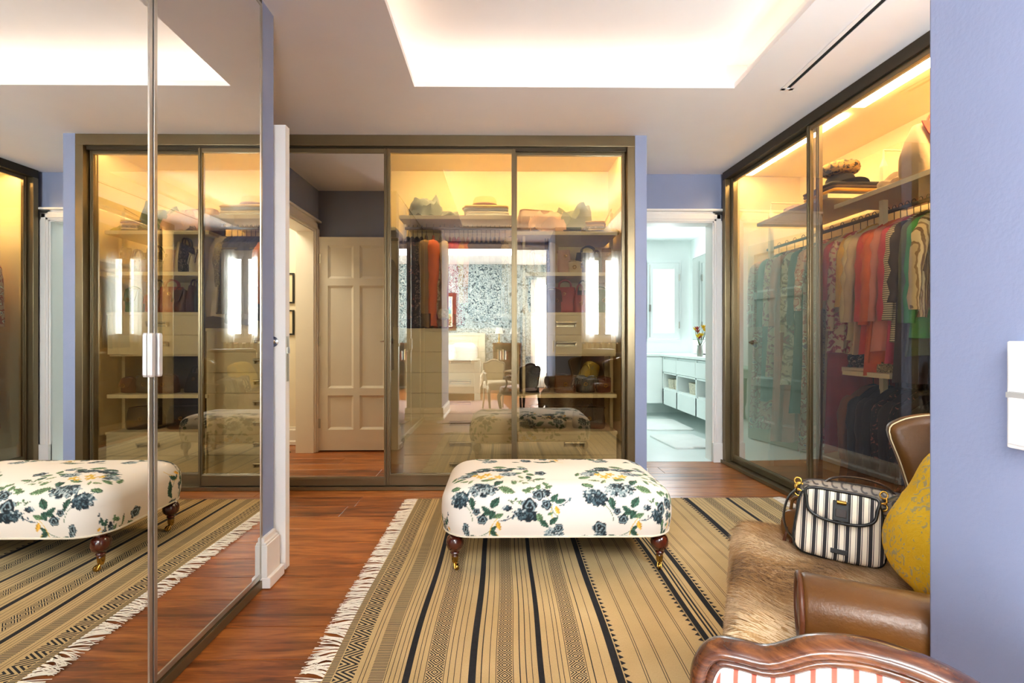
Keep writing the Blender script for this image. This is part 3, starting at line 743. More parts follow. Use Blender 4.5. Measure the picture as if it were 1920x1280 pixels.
# ================================================================ BEDROOM behind the camera (seen reflected)
RZ = 2.79
struct('ceiling_bedroom', box(-3.2, -4.1, RZ, 2.2, -.2, RZ+.05), 'ceiling_paint')
bwx0, bwx1, bz0, bz1 = .70, 1.56, .25, 2.42
mb = MB().box(-3.1, -4.0, 0, bwx0, -3.9, RZ).box(bwx1, -4.0, 0, 2.2, -3.9, RZ).box(bwx0, -4.0, bz1, bwx1, -3.9, RZ).box(bwx0, -4.0, 0, bwx1, -3.9, bz0)
struct('wall_bedroom_far', mb, 'leafy_wallpaper')
struct('wall_bedroom_side', MB().box(-3.1, -4.0, 0, -3.0, -3.05, RZ).box(-3.1, -.95, 0, -3.0, -.2, RZ).box(-3.1, -3.05, 0, -3.0, -.95, .5).box(-3.1, -3.05, 2.5, -3.0, -.95, RZ), 'leafy_wallpaper')
struct('wall_bedroom_right', box(2.1, -4.0, 0, 2.2, -.2, RZ), 'cream_paint')
struct('wall_bedroom_near', MB().box(-3.1, -.36, 0, -.801, -.35, RZ).box(.701, -.36, 0, 2.2, -.35, RZ), 'leafy_wallpaper')
window('window_4', bwx0+.02, bwx1-.02, bz0+.02, bz1-.02, -3.9, 1)
root = sempty('window_5')  # unseen window, added to let fill daylight into the bedroom and passage
MB().box(-3.09, -3.05, .5, -3.02, -3.0, 2.5).box(-3.09, -1.0, .5, -3.02, -.95, 2.5).box(-3.09, -3.0, .5, -3.02, -1.0, .56).box(-3.09, -3.0, 2.44, -3.02, -1.0, 2.5).box(-3.07, -2.03, .56, -3.03, -1.97, 2.44).build('window_frame', 'white_paint', root)
box(-3.055, -3.0, .56, -3.05, -1.0, 2.44).build('pane', 'clear_side', root)
skirt('baseboard_bedroom', -3.0, -3.9, bwx0, -3.9, (0, 1), .17)
# ================================================================ STRIPED RUG
rug = thing('striped_rug', 'large sand coloured flatweave rug with black stripes and diamond bands under the ottoman', 'rug', (0, 0, .002))
RX0, RX1, RY0, RY1, RT = -.560, 1.83, 1.36, 3.235, .007
rr_ = random.Random(11)
bands = [(-.560, -.535, 'rib'), (-.531, -.467, 'chev'), (-.419, -.370, 'rib'), (-.309, -.287, 'blk'), (-.237, -.182, 'dia'), (-.099, -.075, 'blk'), (-.007, .042, 'dia'),
         (.125, .144, 'blk'), (.227, .279, 'dia'), (.366, .393, 'blk'), (.715, .742, 'blk'), (.815, .842, 'blk'), (1.225, 1.262, 'blk'),
         (1.365, 1.425, 'dia'), (1.515, 1.538, 'blk'), (1.60, 1.66, 'dia'), (1.74, 1.80, 'dia')]
thin = [-.498, -.482, -.448, -.435, -.366, -.352, -.336, -.320, -.272, -.259, -.2405, -.1785, -.164, -.145, -.124, -.058, -.032, -.0105, .0455, .067, .087, .107, .165, .191, .206, .2235, .2825, .301, .334,
        .460, .468, .520, .528, .590, .598, .650, .658, .760, .776, .792, .88, .888, .93, .938, 1.02, 1.028, 1.10, 1.108, 1.16, 1.168, 1.285, 1.31, 1.335, 1.36, 1.43, 1.455, 1.48, 1.56, 1.58, 1.68, 1.70, 1.72]
thick = {.760: .008, .776: .008, .301: .0035, -.058: .0035, .067: .0035, .087: .003}
items = bands+[(x-thick.get(x, .0022)/2, x+thick.get(x, .0022)/2, 'blk') for x in thin]
items.sort(); cuts = []; x = RX0
for a, b, k in items:
    a = max(a, x)
    if b <= a: continue
    if a > x: cuts.append((x, a, 'sand'))
    cuts.append((a, b, k)); x = b
cuts.append((x, RX1, 'sand'))
MI = {'sand': 0, 'blk': 1, 'dia': 2, 'chev': 3, 'rib': 4}
NY = 46
def wob(x, y): return .004*sin(3.1*y+x*2)+.003*sin(7*y+x*5)
vs, fs, mi, uvs = [], [], [], []
for a, b, k in cuts:
    W_ = b-a
    for j in range(NY):
        ya, yb = RY0+(RY1-RY0)*j/NY, RY0+(RY1-RY0)*(j+1)/NY
        n = len(vs); vs += [(a+wob(a, ya), ya, RT), (b+wob(b, ya), ya, RT), (b+wob(b, yb), yb, RT), (a+wob(a, yb), yb, RT)]
        fs.append((n, n+1, n+2, n+3)); mi.append(MI[k])
        per = {'rib': .0072, 'chev': W_*1.15, 'dia': W_*1.02}.get(k, 1)
        u0 = 0
        if k == 'chev': uvs += [(0, ya/per), (1, ya/per), (1, yb/per), (0, yb/per)]
        else: uvs += [(0, ya/per), (1, ya/per), (1, yb/per), (0, yb/per)]
me = bpy.data.meshes.new('pile'); me.from_pydata(vs, [], fs)
for m_ in ('rug_sand', 'rug_black', 'rug_diamond', 'rug_chevron', 'rug_rib'): me.materials.append(MATS[m_])
me.polygons.foreach_set('material_index', mi)
ul = me.uv_layers.new(name='UV'); ul.data.foreach_set('uv', [c for uv in uvs for c in uv])
link('woven_field', me, rug)
MB().box(RX0-.003, RY0, 0, RX1+.003, RY1, RT-.0008).build('backing', 'rug_sand', rug)
mb = MB()   # saw-tooth edges of three black bands
def teeth(x, s, y0, y1, st=.030, w_=.017, zz=RT+.0006):
    y = y0
    while y < y1:
        xx = x+wob(x, y)
        mb.add([(xx, y, zz), (xx, y+st*.75, zz), (xx+s*w_, y+st*.3, zz)], [(0, 1, 2)] if s < 0 else [(0, 2, 1)]); y += st
for tx, ts in ((.3955, 1), (.7135, -1), (.8435, 1), (1.2235, -1)):
    mb = MB(); teeth(tx, ts, RY0, RY1); mb.build('woven_teeth', 'rug_black', rug, recalc=False, kind='stuff')
for x in (.3925, .7175, .8405, 1.2275): 
    mb = MB()
    for j in range(NY):
        ya, yb = RY0+(RY1-RY0)*j/NY, RY0+(RY1-RY0)*(j+1)/NY
        mb.add([(x-.0012+wob(x, ya), ya, RT+.0005), (x+.0012+wob(x, ya), ya, RT+.0005), (x+.0012+wob(x, yb), yb, RT+.0005), (x-.0012+wob(x, yb), yb, RT+.0005)], [(0, 1, 2, 3)])
    mb.build('woven_line', 'rug_sand', rug, recalc=False)
# tassels
tm = []
for k in range(7):
    rg = random.Random(40+k); mb = MB()
    for s_ in range(5):
        a = 0; bnd = (rg.random()-.5)*.035
        mb.tube(smooth_open([(0, (s_-2)*.0012, .004), (-.02, (s_-2)*.0018, .006), (-.045-.01*rg.random(), (s_-2)*.003+bnd*.4, .005), (-.072-.022*rg.random(), (s_-2)*.004+bnd, .003)], 3), [.0017]*4+[.0014]*4+[.0011]*2, 4)
    mb.lathe([(0, -.004), (.0042, -.002), (.0042, .002), (0, .004)], 6, (-.018, 0, .006))
    me = bpy.data.meshes.new('tassel'); me.from_pydata(mb.v, [], mb.f); me.materials.append(MATS['fringe']); tm.append(me)
for side, n in ((0, 118), (1, 112)):
    for k in range(n):
        o = link('tassel', tm[(k*3+side) % 7], rug); y = RY0+.008+(RY1-RY0-.016)*k/(n-1)
        o.location = ((RX0-.001) if side == 0 else (RX1+.001), y, .001); o.rotation_euler = (0, 0, (rr_.random()-.5)*.7+(pi if side else 0)+.15*sin(k*.5)); o.scale = (1, 1, 1)

# ================================================================ OTTOMAN with printed floral cloth
OXc, OYc = .262, 2.475
ot = thing('ottoman', 'long low ottoman in white cloth printed with blue and green flowers, turned legs', 'ottoman', (OXc, OYc, 0))
A_, B_, RC = .545, .325, .15
prof = []   # (outset, z) from the bottom edge upward
def supers(t): return t
NS = 64
for k in range(NS+1):
    t = k/NS; a = t*pi/2
    if t <= .45:
        q = t/.45; prof.append((-.012*(1-q)**2-.0+.004*sin(pi*q), .188+.125*q))
    else:
        q = (t-.45)/.55; a = q*pi/2; prof.append((-.15*(1-cos(a)**.9), .313+.096*sin(a)**.95))
last = prof[-1]; NI = 52
for k in range(1, NI+1):
    q = k/NI; prof.append((last[0]-(.325-.151)*q, last[1]+.010*(1-(1-q)**2)))
vs, pc = [], []; NP = 760
# arc length from the top shoulder outward
sh = NS; arc = [0]*len(prof)
for k in range(sh-1, -1, -1): arc[k] = arc[k+1]+math.hypot(prof[k][0]-prof[k+1][0], prof[k][1]-prof[k+1][1])
def ringpts(off):
    hx, hy = A_+off, max(B_+off, .002); r = min(max(RC+off, .02), hy*.98)
    # fixed angular parametrisation: straight parts + arcs in constant proportions of the outer ring
    out = []; st = [(A_-RC)*2, (B_-RC)*2]; al = RC*pi/2; tot = 2*(st[0]+st[1])+4*al
    for i in range(NP):
        s = tot*i/NP
        segs = [('l', st[1]), ('a', al), ('l', st[0]), ('a', al), ('l', st[1]), ('a', al), ('l', st[0]), ('a', al)]
        j = 0
        while s > segs[j][1]: s -= segs[j][1]; j += 1
        f = s/segs[j][1]
        cs = [(hx-r, hy-r, 0), (-(hx-r), hy-r, 90), (-(hx-r), -(hy-r), 180), (hx-r, -(hy-r), 270)]
        if j == 0: p = (hx, -(hy-r)+2*(hy-r)*f); n = (1, 0)
        elif j == 2: p = ((hx-r)-2*(hx-r)*f, hy); n = (0, 1)
        elif j == 4: p = (-hx, (hy-r)-2*(hy-r)*f); n = (-1, 0)
        elif j == 6: p = (-(hx-r)+2*(hx-r)*f, -hy); n = (0, -1)
        else:
            c = cs[(j-1)//2]; a = R(c[2]+90*f); p = (c[0]+r*cos(a), c[1]+r*sin(a)); n = (cos(a), sin(a))
        out.append((p, n))
    return out
top_ring = ringpts(prof[sh][0])
for k, (off, z) in enumerate(prof):
    rp = ringpts(off)
    for i in range(NP):
        (x, y), n = rp[i]; vs.append((x, y, z))
        if k < sh:
            (tx, ty), tn = top_ring[i]; pc.append((tx+tn[0]*arc[k], ty+tn[1]*arc[k]))
        else: pc.append((x, y))
K = len(prof); fs = []
for k in range(K-1):
    for i in range(NP):
        j = (i+1) % NP; fs.append((k*NP+i, k*NP+j, (k+1)*NP+j, (k+1)*NP+i))
fs.append(tuple((K-1)*NP+i for i in range(NP)))
me = bpy.data.meshes.new('upholstery'); me.from_pydata(vs, [], fs)
# gentle unevenness of stuffing
P = np.array(pc); V = np.array(vs)
def srgb(h): return np.array(lin(h)[:3])
NAVY, INK, STEEL, MIST, PALE = srgb('#142630'), srgb('#14181d'), srgb('#4c636c'), srgb('#879a9e'), srgb('#b9c3c4')
GRN, GRN2, GRN3, OCH, OCH2 = srgb('#2f5544'), srgb('#62805a'), srgb('#8a9c72'), srgb('#cf9d32'), srgb('#e0bd5c')
colr = np.tile(srgb('#efe7dd'), (len(P), 1))
def hsh(a, b, s=0):
    q = np.sin(a*127.1+b*311.7+s*74.7)*43758.5453; return q-np.floor(q)
def near(cx, cy, r):
    return np.nonzero((np.abs(P[:, 0]-cx) < r) & (np.abs(P[:, 1]-cy) < r))[0]
def leaf(cx, cy, L, Wd, ang, c=GRN, rib=True):
    I = near(cx, cy, L*.7)
    if not len(I): return
    dx, dy = P[I, 0]-cx, P[I, 1]-cy; c_, s_ = cos(ang), sin(ang)
    u = (dx*c_+dy*s_)/(L/2); v = (-dx*s_+dy*c_)/(Wd/2)
    edge = (1-np.abs(u)**2.2)*(1-.25*u); ok = (np.abs(u) < 1) & (np.abs(v) < edge*(.88+.12*np.sin(u*22)))
    cc = np.where((v > .1)[:, None], c*1.0, c*1.45+.015)
    if rib: cc = np.where(((np.abs(v) < .13) | (np.abs((u*3.2+np.abs(v)*1.2) % 1-.5) < .10))[:, None], c*.45, cc)
    colr[I[ok]] = cc[ok]
def blob(cx, cy, rx, ry, ang=0, dark=.5, seed=0, cell=.0085):
    I = near(cx, cy, max(rx, ry)*1.3); 
    if not len(I): return
    dx, dy = P[I, 0]-cx, P[I, 1]-cy; c_, s_ = cos(ang), sin(ang); u = (dx*c_+dy*s_)/rx; v = (-dx*s_+dy*c_)/ry
    th = np.arctan2(v, u); rr = np.hypot(u, v)
    ok = rr < 1+.10*np.sin(th*9+seed)+.06*np.sin(th*17+seed*2)
    gx = P[I, 0]/cell; gy = P[I, 1]/cell; best = np.full(len(I), 9.); bid = np.zeros(len(I)); bx = np.zeros(len(I)); by = np.zeros(len(I))
    for ox in (-1, 0, 1):
        for oy in (-1, 0, 1):
            ix, iy = np.floor(gx)+ox, np.floor(gy)+oy; px = ix+.15+.7*hsh(ix, iy, 1); py = iy+.15+.7*hsh(ix, iy, 2)
            d = np.hypot(gx-px, gy-py); m = d < best; best = np.where(m, d, best); bid = np.where(m, hsh(ix, iy, 3+seed), bid)
            bx = np.where(m, gx-px, bx); by = np.where(m, gy-py, by)
    t = bid+ (u*.35+(-v)*.25)*(1 if dark > .3 else .4)
    cc = np.where((t > 1.05-dark)[:, None], NAVY, np.where((t > .75-dark)[:, None], STEEL, np.where((t > .42-dark*.6)[:, None], MIST, PALE)))
    petal = best > .50+.13*np.cos(4*np.arctan2(by, bx)+bid*6)
    cc = np.where((petal & (bid > .25))[:, None], np.where((t > .8)[:, None], INK, STEEL*.7 if dark > .3 else MIST), cc)
    cc = np.where((best < .13)[:, None], INK, cc)
    colr[I[ok]] = cc[ok]
def rose(cx, cy, r, seed=0):
    I = near(cx, cy, r*1.4)
    if not len(I): return
    dx, dy = P[I, 0]-cx, P[I, 1]-cy; rr = np.hypot(dx, dy)/r; th = np.arctan2(dy, dx)
    ok = rr < 1+.12*np.sin(th*5+seed)
    w_ = np.sin(rr*11+th*1.0+1.3*np.sin(th*3+seed)+seed)
    cc = np.where((w_ > .45)[:, None], MIST, np.where((w_ > 0)[:, None], STEEL, np.where((w_ > -.5)[:, None], NAVY, INK)))
    cc = np.where((rr < .25)[:, None], INK, cc); colr[I[ok]] = cc[ok]
def yel(cx, cy, r, seed=0):
    I = near(cx, cy, r*1.3)
    if not len(I): return
    dx, dy = P[I, 0]-cx, P[I, 1]-cy; rr = np.hypot(dx, dy)/r; th = np.arctan2(dy, dx)+seed
    ok = rr < .45+.55*np.abs(np.cos(2.5*th)); cc = np.where((np.abs(np.sin(2.5*th)) < .35)[:, None], OCH, OCH2); colr[I[ok]] = cc[ok]
def stem(x0, y0, x1, y1, w_=.0018, c=GRN2, bend=.2):
    mx, my = (x0+x1)/2+(y1-y0)*bend, (y0+y1)/2-(x1-x0)*bend
    I = near((x0+x1)/2, (y0+y1)/2, max(abs(x1-x0), abs(y1-y0))*.8+.01)
    if not len(I): return
    X, Y = P[I, 0], P[I, 1]; ok = np.zeros(len(I), bool)
    ts = np.linspace(0, 1, 14); qx = (1-ts)**2*x0+2*ts*(1-ts)*mx+ts**2*x1; qy = (1-ts)**2*y0+2*ts*(1-ts)*my+ts**2*y1
    for a in range(13):
        ax, ay, bx_, by_ = qx[a], qy[a], qx[a+1], qy[a+1]; L2 = (bx_-ax)**2+(by_-ay)**2+1e-9
        t = np.clip(((X-ax)*(bx_-ax)+(Y-ay)*(by_-ay))/L2, 0, 1); ok |= np.hypot(X-ax-t*(bx_-ax), Y-ay-t*(by_-ay)) < w_
    colr[I[ok]] = c
def spray(cx, cy, ang, n, L, c=GRN2, size=.032):
    ex, ey = cx+L*cos(ang), cy+L*sin(ang); stem(cx, cy, ex, ey, .0018, c*.7)
    for k in range(n):
        f = (k+.6)/n; s_ = 1 if k % 2 else -1; a = ang+s_*.8
        leaf(cx+L*f*cos(ang)+size*.5*cos(a), cy+L*f*sin(ang)+size*.5*sin(a), size, size*.55, a, c)
    leaf(ex+size*.4*cos(ang), ey+size*.4*sin(ang), size, size*.55, ang, c)
yb = -(B_+prof[sh][0])-arc[0]      # pattern y of the front bottom edge
def cell(x0, v0=0, full=True):
    def q(x, v): return x0+x, yb+v0+v
    for a, b, c_, d_ in ((.06, .10, .02, .17), (.10, .10, .13, .15), (.36, .25, .40, .18), (.39, .17, .42, .12), (.10, .03, .17, .10)): stem(*q(a, b), *q(c_, d_))
    # top wreath
    for (x, v, L, Wd, an, c_) in ((-.03, .36, .07, .035, .3, GRN2), (.02, .44, .08, .04, 2.6, GRN), (.08, .50, .09, .035, .1, GRN), (.16, .52, .08, .04, -.2, GRN2), (.22, .49, .07, .035, .2, GRN), (.12, .33, .07, .04, .4, GRN2),
                             (.17, .30, .06, .035, .8, GRN), (.20, .25, .075, .032, -.3, GRN2), (-.04, .27, .06, .03, -.5, GRN), (.25, .42, .05, .03, .2, GRN2), (.29, .45, .05, .032, 1.2, GRN2), (.31, .40, .05, .032, -.6, GRN2), (.30, .36, .05, .032, -1.2, GRN),
                             (.35, .34, .06, .03, .2, GRN2), (.0, .32, .05, .025, 2.8, GRN3)): leaf(*q(x, v), L, Wd, an, c_)
    blob(*q(.0, .41), .045, .03, .2, .2, 2); blob(*q(.07, .47), .055, .024, .1, .75, 4); blob(*q(.17, .47), .055, .026, -.1, .6, 5); blob(*q(.20, .41), .045, .028, 0, .3, 8); rose(*q(.36, .42), .028, 2)
    for (x, v, r) in ((.07, .37, .026), (.10, .40, .024), (.155, .37, .024), (.04, .40, .02), (.12, .35, .018)): yel(*q(x, v), r, x*40)
    spray(*q(.23, .33), -.5, 3, .06, GRN3, .024)
    # hydrangeas on the shoulder
    blob(*q(-.015, .205), .056, .040, -.35, .62, 1); blob(*q(.10, .245), .066, .042, .1, .22, 3); blob(*q(.085, .27), .03, .018, .1, .6, 6)
    leaf(*q(.055, .175), .06, .034, -1.4, GRN); leaf(*q(.155, .18), .062, .036, .9, GRN); leaf(*q(.21, .235), .07, .03, -.25, GRN2); leaf(*q(-.035, .275), .055, .025, -.4, GRN2)
    leaf(*q(.115, .15), .05, .024, 2.5, GRN); leaf(*q(.13, .135), .06, .026, .15, GRN)
    # small rose, buds and ochre bud
    rose(*q(.10, .105), .022, 1); rose(*q(.075, .14), .016, 3); leaf(*q(.145, .125), .045, .026, .9, GRN); leaf(*q(.17, .122), .045, .026, .4, GRN2)
    blob(*q(.205, .155), .022, .012, 0, .8, 2, .006); leaf(*q(.17, .075), .05, .022, -1.3, OCH, False); leaf(*q(.15, .065), .03, .02, .6, GRN); stem(*q(.165, .11), *q(.13, .03), .0016, OCH2)
    spray(*q(.18, .10), .35, 3, .05, STEEL, .016)
    leaf(*q(.235, .30), .045, .024, 1.9, GRN2); leaf(*q(-.06, .40), .05, .026, 1.2, GRN2); leaf(*q(.27, .52), .05, .026, -.4, GRN2); leaf(*q(.04, .31), .05, .022, 1.0, GRN3); leaf(*q(.26, .37), .045, .022, 2.2, GRN3); blob(*q(.27, .49), .03, .016, 0, .4, 11); spray(*q(.33, .30), 2.2, 3, .05, GRN2, .022); spray(*q(.21, .19), -.1, 3, .05, GRN2, .020)
    rose(*q(-.0, .065), .030, 5); blob(*q(.005, .035), .026, .018, 0, .5, 3); leaf(*q(.10, .012), .09, .034, .1, GRN); leaf(*q(.06, .02), .05, .022, 2.6, GRN); leaf(*q(-.055, .018), .045, .02, -.3, GRN); leaf(*q(.15, .035), .05, .028, -.9, GRN); stem(*q(.16, .04), *q(.20, .0), .0016, OCH2)
    # middle column
    rose(*q(.30, .165), .033, 7); blob(*q(.285, .125), .055, .028, -.15, .7, 7); leaf(*q(.345, .11), .05, .03, -1.3, GRN2)
    blob(*q(.36, .225), .036, .022, 0, .55, 9); rose(*q(.34, .215), .026, 8); rose(*q(.375, .17), .022, 9)
    for (x, v, an) in ((.31, .25, .3), (.345, .262, 1.2), (.39, .262, .5), (.375, .285, 2), (.29, .235, -.3)): leaf(*q(x, v), .042, .026, an, GRN2)
    leaf(*q(.41, .20), .05, .03, .9, GRN); leaf(*q(.435, .185), .05, .026, .2, GRN); leaf(*q(.42, .145), .042, .02, -1.2, OCH, False); stem(*q(.40, .17), *q(.40, .11), .0016, OCH2); leaf(*q(.39, .13), .028, .018, .5, GRN2)
    spray(*q(.43, .165), .6, 3, .05, STEEL, .016)
    leaf(*q(.365, .085), .055, .03, -.7, GRN); leaf(*q(.405, .10), .05, .028, .8, GRN); blob(*q(.405, .035), .042, .034, .2, .18, 4, .007); rose(*q(.425, .065), .020, 4)
for i, vv in enumerate((-.02, .60, 1.2)):
    for x0 in (-1.03, -.43, .17, .77): cell(x0+(.30 if i == 1 else 0), vv)
at = me.color_attributes.new('Col', 'FLOAT_COLOR', 'POINT')
at.data.foreach_set('color', np.hstack([np.clip(colr, 0, 1), np.ones((len(P), 1))]).astype(np.float32).ravel())
me.materials.append(MATS['print_cloth']); me.polygons.foreach_set('use_smooth', [True]*len(me.polygons)); me.update()
link('upholstery', me, ot)
MB().loops([[(x, y, z) for (x, y), n in ringpts(-.02)[::20]] for z in (.180, .192)]).build('base_board', 'lining', ot)
MB().tube([(p[0], p[1], .189) for p, n in ringpts(-.010)[::10]], .0045, 6, closed=True).build('piping', 'fringe', ot)
for sx in (-1, 1):
    for sy in (-1, 1):
        x, y = sx*.478, sy*.235
        lg = MB().lathe([(0, 0), (.030, 0), (.031, -.010), (.026, -.014), (.024, -.018), (.034, -.026), (.040, -.042), (.041, -.058), (.037, -.074), (.024, -.088), (.018, -.094), (.021, -.099), (.019, -.104), (.015, -.110), (.017, -.114), (0, -.114)], 24, (x, y, .186)).build('leg', 'mahogany', ot, smooth=True)
        mb = MB().lathe([(0, .075), (.0165, .075), (.0155, .05), (.010, .036), (0, .036)], 16, (x, y, 0))
        a = R(-60 if sx < 0 else -110); cx, cy = cos(a)*.016, sin(a)*.016
        for s_ in (-1, 1):
            ox, oy = -sin(a)*.008*s_, cos(a)*.008*s_
            mb.tube([(x+ox*.5, y+oy*.5, .045), (x+cx*.6+ox, y+cy*.6+oy, .034), (x+cx+ox, y+cy+oy, .019)], [.005, .0045, .005], 8)
        mb.build('castor', 'brass', lg, smooth=True)
        wb_ = MB().lathe([(0, -.006), (.014, -.006), (.0155, -.003), (.0155, .003), (.014, .006), (0, .006)], 20)
        wb_.xform(Matrix.Translation((x+cx, y+cy, .0245)) @ Matrix.Rotation(a+pi/2, 4, 'Z') @ Matrix.Rotation(R(90), 4, 'Y')).build('wheel', 'brass', lg, smooth=True)

# ================================================================ TAN WING CHAIR
WCX, WCY, WCR = .908, 1.213, R(-117)
wc = thing('wing_chair', 'tan leather wing chair with rolled arms and nailhead trim, a goat hide over its seat', 'armchair', (WCX, WCY, 0), WCR)
def extr(outline, x0, x1, bev=.012, pad=.0):
    """outline (y,z) extruded along x with softened rims"""
    cy = sum(p[0] for p in outline)/len(outline); cz = sum(p[1] for p in outline)/len(outline)
    def ins(e): 
        o = []
        for y, z in outline:
            d = math.hypot(y-cy, z-cz) or 1; o.append((y-(y-cy)*e/d, z-(z-cz)*e/d))
        return o
    L = []
    for x, e in ((x0, bev*1.2), (x0+bev*.4, bev*.35), (x0+bev, 0), (x1-bev, 0), (x1-bev*.4, bev*.35), (x1, bev*1.2)):
        L.append([(x, y, z) for y, z in ins(e)])
    return MB().loops(L)
extr([(-.25, .14), (.30, .14), (.30, .33), (-.25, .33)], -.33, .33, .02).build('seat_rail', 'leather_tan', wc, smooth=True)
sp_ = rrect(.335, .30, .06, 5)
MB().loops([[(x*s_, y*s_*.94+.02, z) for x, y in sp_] for z, s_ in ((.325, .95), (.34, 1), (.42, 1.0), (.443, .975), (.452, .90), (.455, .5), (.455, .05))]).build('seat_cushion', 'leather_tan', wc, smooth=True)
# back
L = []
for k in range(14):
    t = k/13; z = .30+.66*t; y0 = .20+.10*t; hw = .30+.03*sin(t*pi)
    th = .13*(1-.35*t)
    if t > .9: th *= .75
    L.append([(x_*hw/.3, y0+th/2+y_, z) for x_, y_ in rrect(.3, th/2, .05, 4)])
top = [(x, y, z) for x, y, z in [(p[0]*.9, (p[1]-L[-1][0][1])*.6+L[-1][0][1], p[2]+.012) for p in L[-1]]]
MB().loops(L+[top]).build('backrest', 'leather_tan', wc, smooth=60)
for s_ in (-1, 1):
    # wings
    w_out = smooth_closed([(.105, .80), (.13, .835), (.19, .856), (.28, .865), (.36, .87), (.40, .70), (.36, .50), (.24, .44), (.135, .50), (.155, .60), (.135, .70)], 4)
    wo = [(p[0]+.028, p[1]-.004) for p in w_out]
    xa = s_*.355; wg = extr(wo, xa-.032, xa+.032, .022).build('wing', 'leather_tan', wc, smooth=60)
    MB().tube([(xa-s_*.030, y*1.0, z) for y, z in wo], .0018, 6, closed=True).build('piping', 'leather_cream', wg, smooth=True)
    # rolled arm
    xr = s_*.405 if s_ > 0 else -.395; L = []
    yf = -.165 if s_ > 0 else -.06; zr = .560 if s_ > 0 else .530
    circ = [2*pi*j/28 for j in range(28)]
    for y, r in ((yf, .040), (yf+.003, .056), (yf+.012, .061), (.06, .062), (.22, .060), (.33, .058)):
        L.append([(xr+r*cos(a), y, zr+r*sin(a)) for a in circ])
    ar = MB().loops(L).build('arm_roll', 'leather_tan', wc, smooth=60)
    MB().tube([(xr+.058*cos(a), yf+.001, zr+.058*sin(a)) for a in circ], .005, 8, closed=True).build('piping', 'leather_brown', ar, smooth=True)
    ap = [(yf+.04, .14), (.30, .14), (.33, zr-.02), (yf+.035, zr-.02), (yf+.02, .40)]
    extr(ap, xr-.052, xr+.040, .012).build('arm_panel', 'leather_tan', wc, smooth=60)
    mb = MB()
    for k in range(24):
        y = yf+.03+.019*k; c_ = (xr+s_*.0435, y, zr-.06)
        if y > .31: break
        mb.loops([[(c_[0]+s_*h_, c_[1]+r_*cos(a), c_[2]+r_*sin(a)) for a in [2*pi*j/8 for j in range(8)]] for r_, h_ in ((.006, 0), (.0052, .0025), (.002, .0045))])
    for k in range(6):
        z = zr-.07-.055*k; c_ = (xr+s_*.030-.01*k*s_*.3, yf+.023, z)
        mb.loops([[(c_[0]+r_*cos(a), c_[1]-h_, c_[2]+r_*sin(a)) for a in [2*pi*j/8 for j in range(8)]] for r_, h_ in ((.006, 0), (.0052, .0025), (.002, .0045))])
    mb.build('nailhead_trim', 'brass', wc, kind='stuff')
for sx in (-1, 1):
    for sy, yy in ((-1, -.25), (1, .27)):
        x = sx*.30; MB().tube([(x, yy, .15), (x*1.02, yy+sy*.01, .07), (x*1.03, yy+sy*.02, 0)], [.028, .022, .015], 10).build('leg', 'walnut', wc, smooth=True)
# goat hide: a draped sheet over seat, front and near side
hide = thing('goat_hide', 'short-haired fawn goat hide draped over the seat of the tan wing chair', 'hide', (WCX, WCY, 0), WCR)
nu, nv = 64, 58; vs = []
hx, hy = .345, .278
for j in range(nv+1):
    for i in range(nu+1):
        u = -.60+1.10*i/nu       # along x (far .. near side), metres of hide
        v = -.56+.78*j/nv        # along y (front .. back)
        e = .012*sin(9*u+2)+.01*sin(13*v+1)
        def fold(t, h, r=.05):
            # wrap: inside stays flat, beyond edge drops
            s_ = 1 if t > 0 else -1; a = abs(t); lim = h-r
            if a <= lim: return t, 0
            q = a-lim; al = q/r
            if al < pi/2: return s_*(lim+r*sin(al)), r*(1-cos(al))
            return s_*(h+.004+ (q-r*pi/2)*.04), r+(q-r*pi/2)
        x, dx = fold(u+.02, hx); y, dy = fold(v, hy) if v < 0 else (v, 0)
        z = .462-max(dx, dy)-.35*min(dx, dy)
        bumpz = .010*sin(5*u+3*v)+.006*sin(17*u-6*v)+.016*math.exp(-((v+.06+.25*u)/.035)**2)*(1 if dx < .02 else .2)
        if max(dx, dy) < .03: z += max(0, bumpz*.8)
        else:
            k = max(dx, dy)
            if dy >= dx: y -= .006+.010*sin(14*u)*min(1, k*5)
            else: x += (.008+.010*sin(12*v)*min(1, k*5))*(1 if x > 0 else -1)
        vs.append((x, y, z+.004))
me_v = vs; fs = []
rgn = random.Random(9)
def inside(i, j):
    u = i/nu; v = j/nv; e = .05*sin(u*11)+.03*sin(u*29); f_ = .05*sin(v*9+1)+.03*sin(v*23)
    return v > .10+e*.8 and u > .08+f_ and u < .97+f_*.3 and v < .985
for j in range(nv):
    for i in range(nu):
        if inside(i, j):
            a = j*(nu+1)+i; fs.append((a, a+1, a+nu+2, a+nu+1))
me = bpy.data.meshes.new('hide'); me.from_pydata(vs, [], fs)
me.materials.append(MATS['hide_fur']); me.polygons.foreach_set('use_smooth', [True]*len(fs)); me.update()
ho = link('hide_skin', me, hide); sm_ = ho.modifiers.new('s', 'SOLIDIFY'); sm_.thickness = .004; sm_.offset = 1
mb = MB(); Vn = [Vector(p) for p in vs]
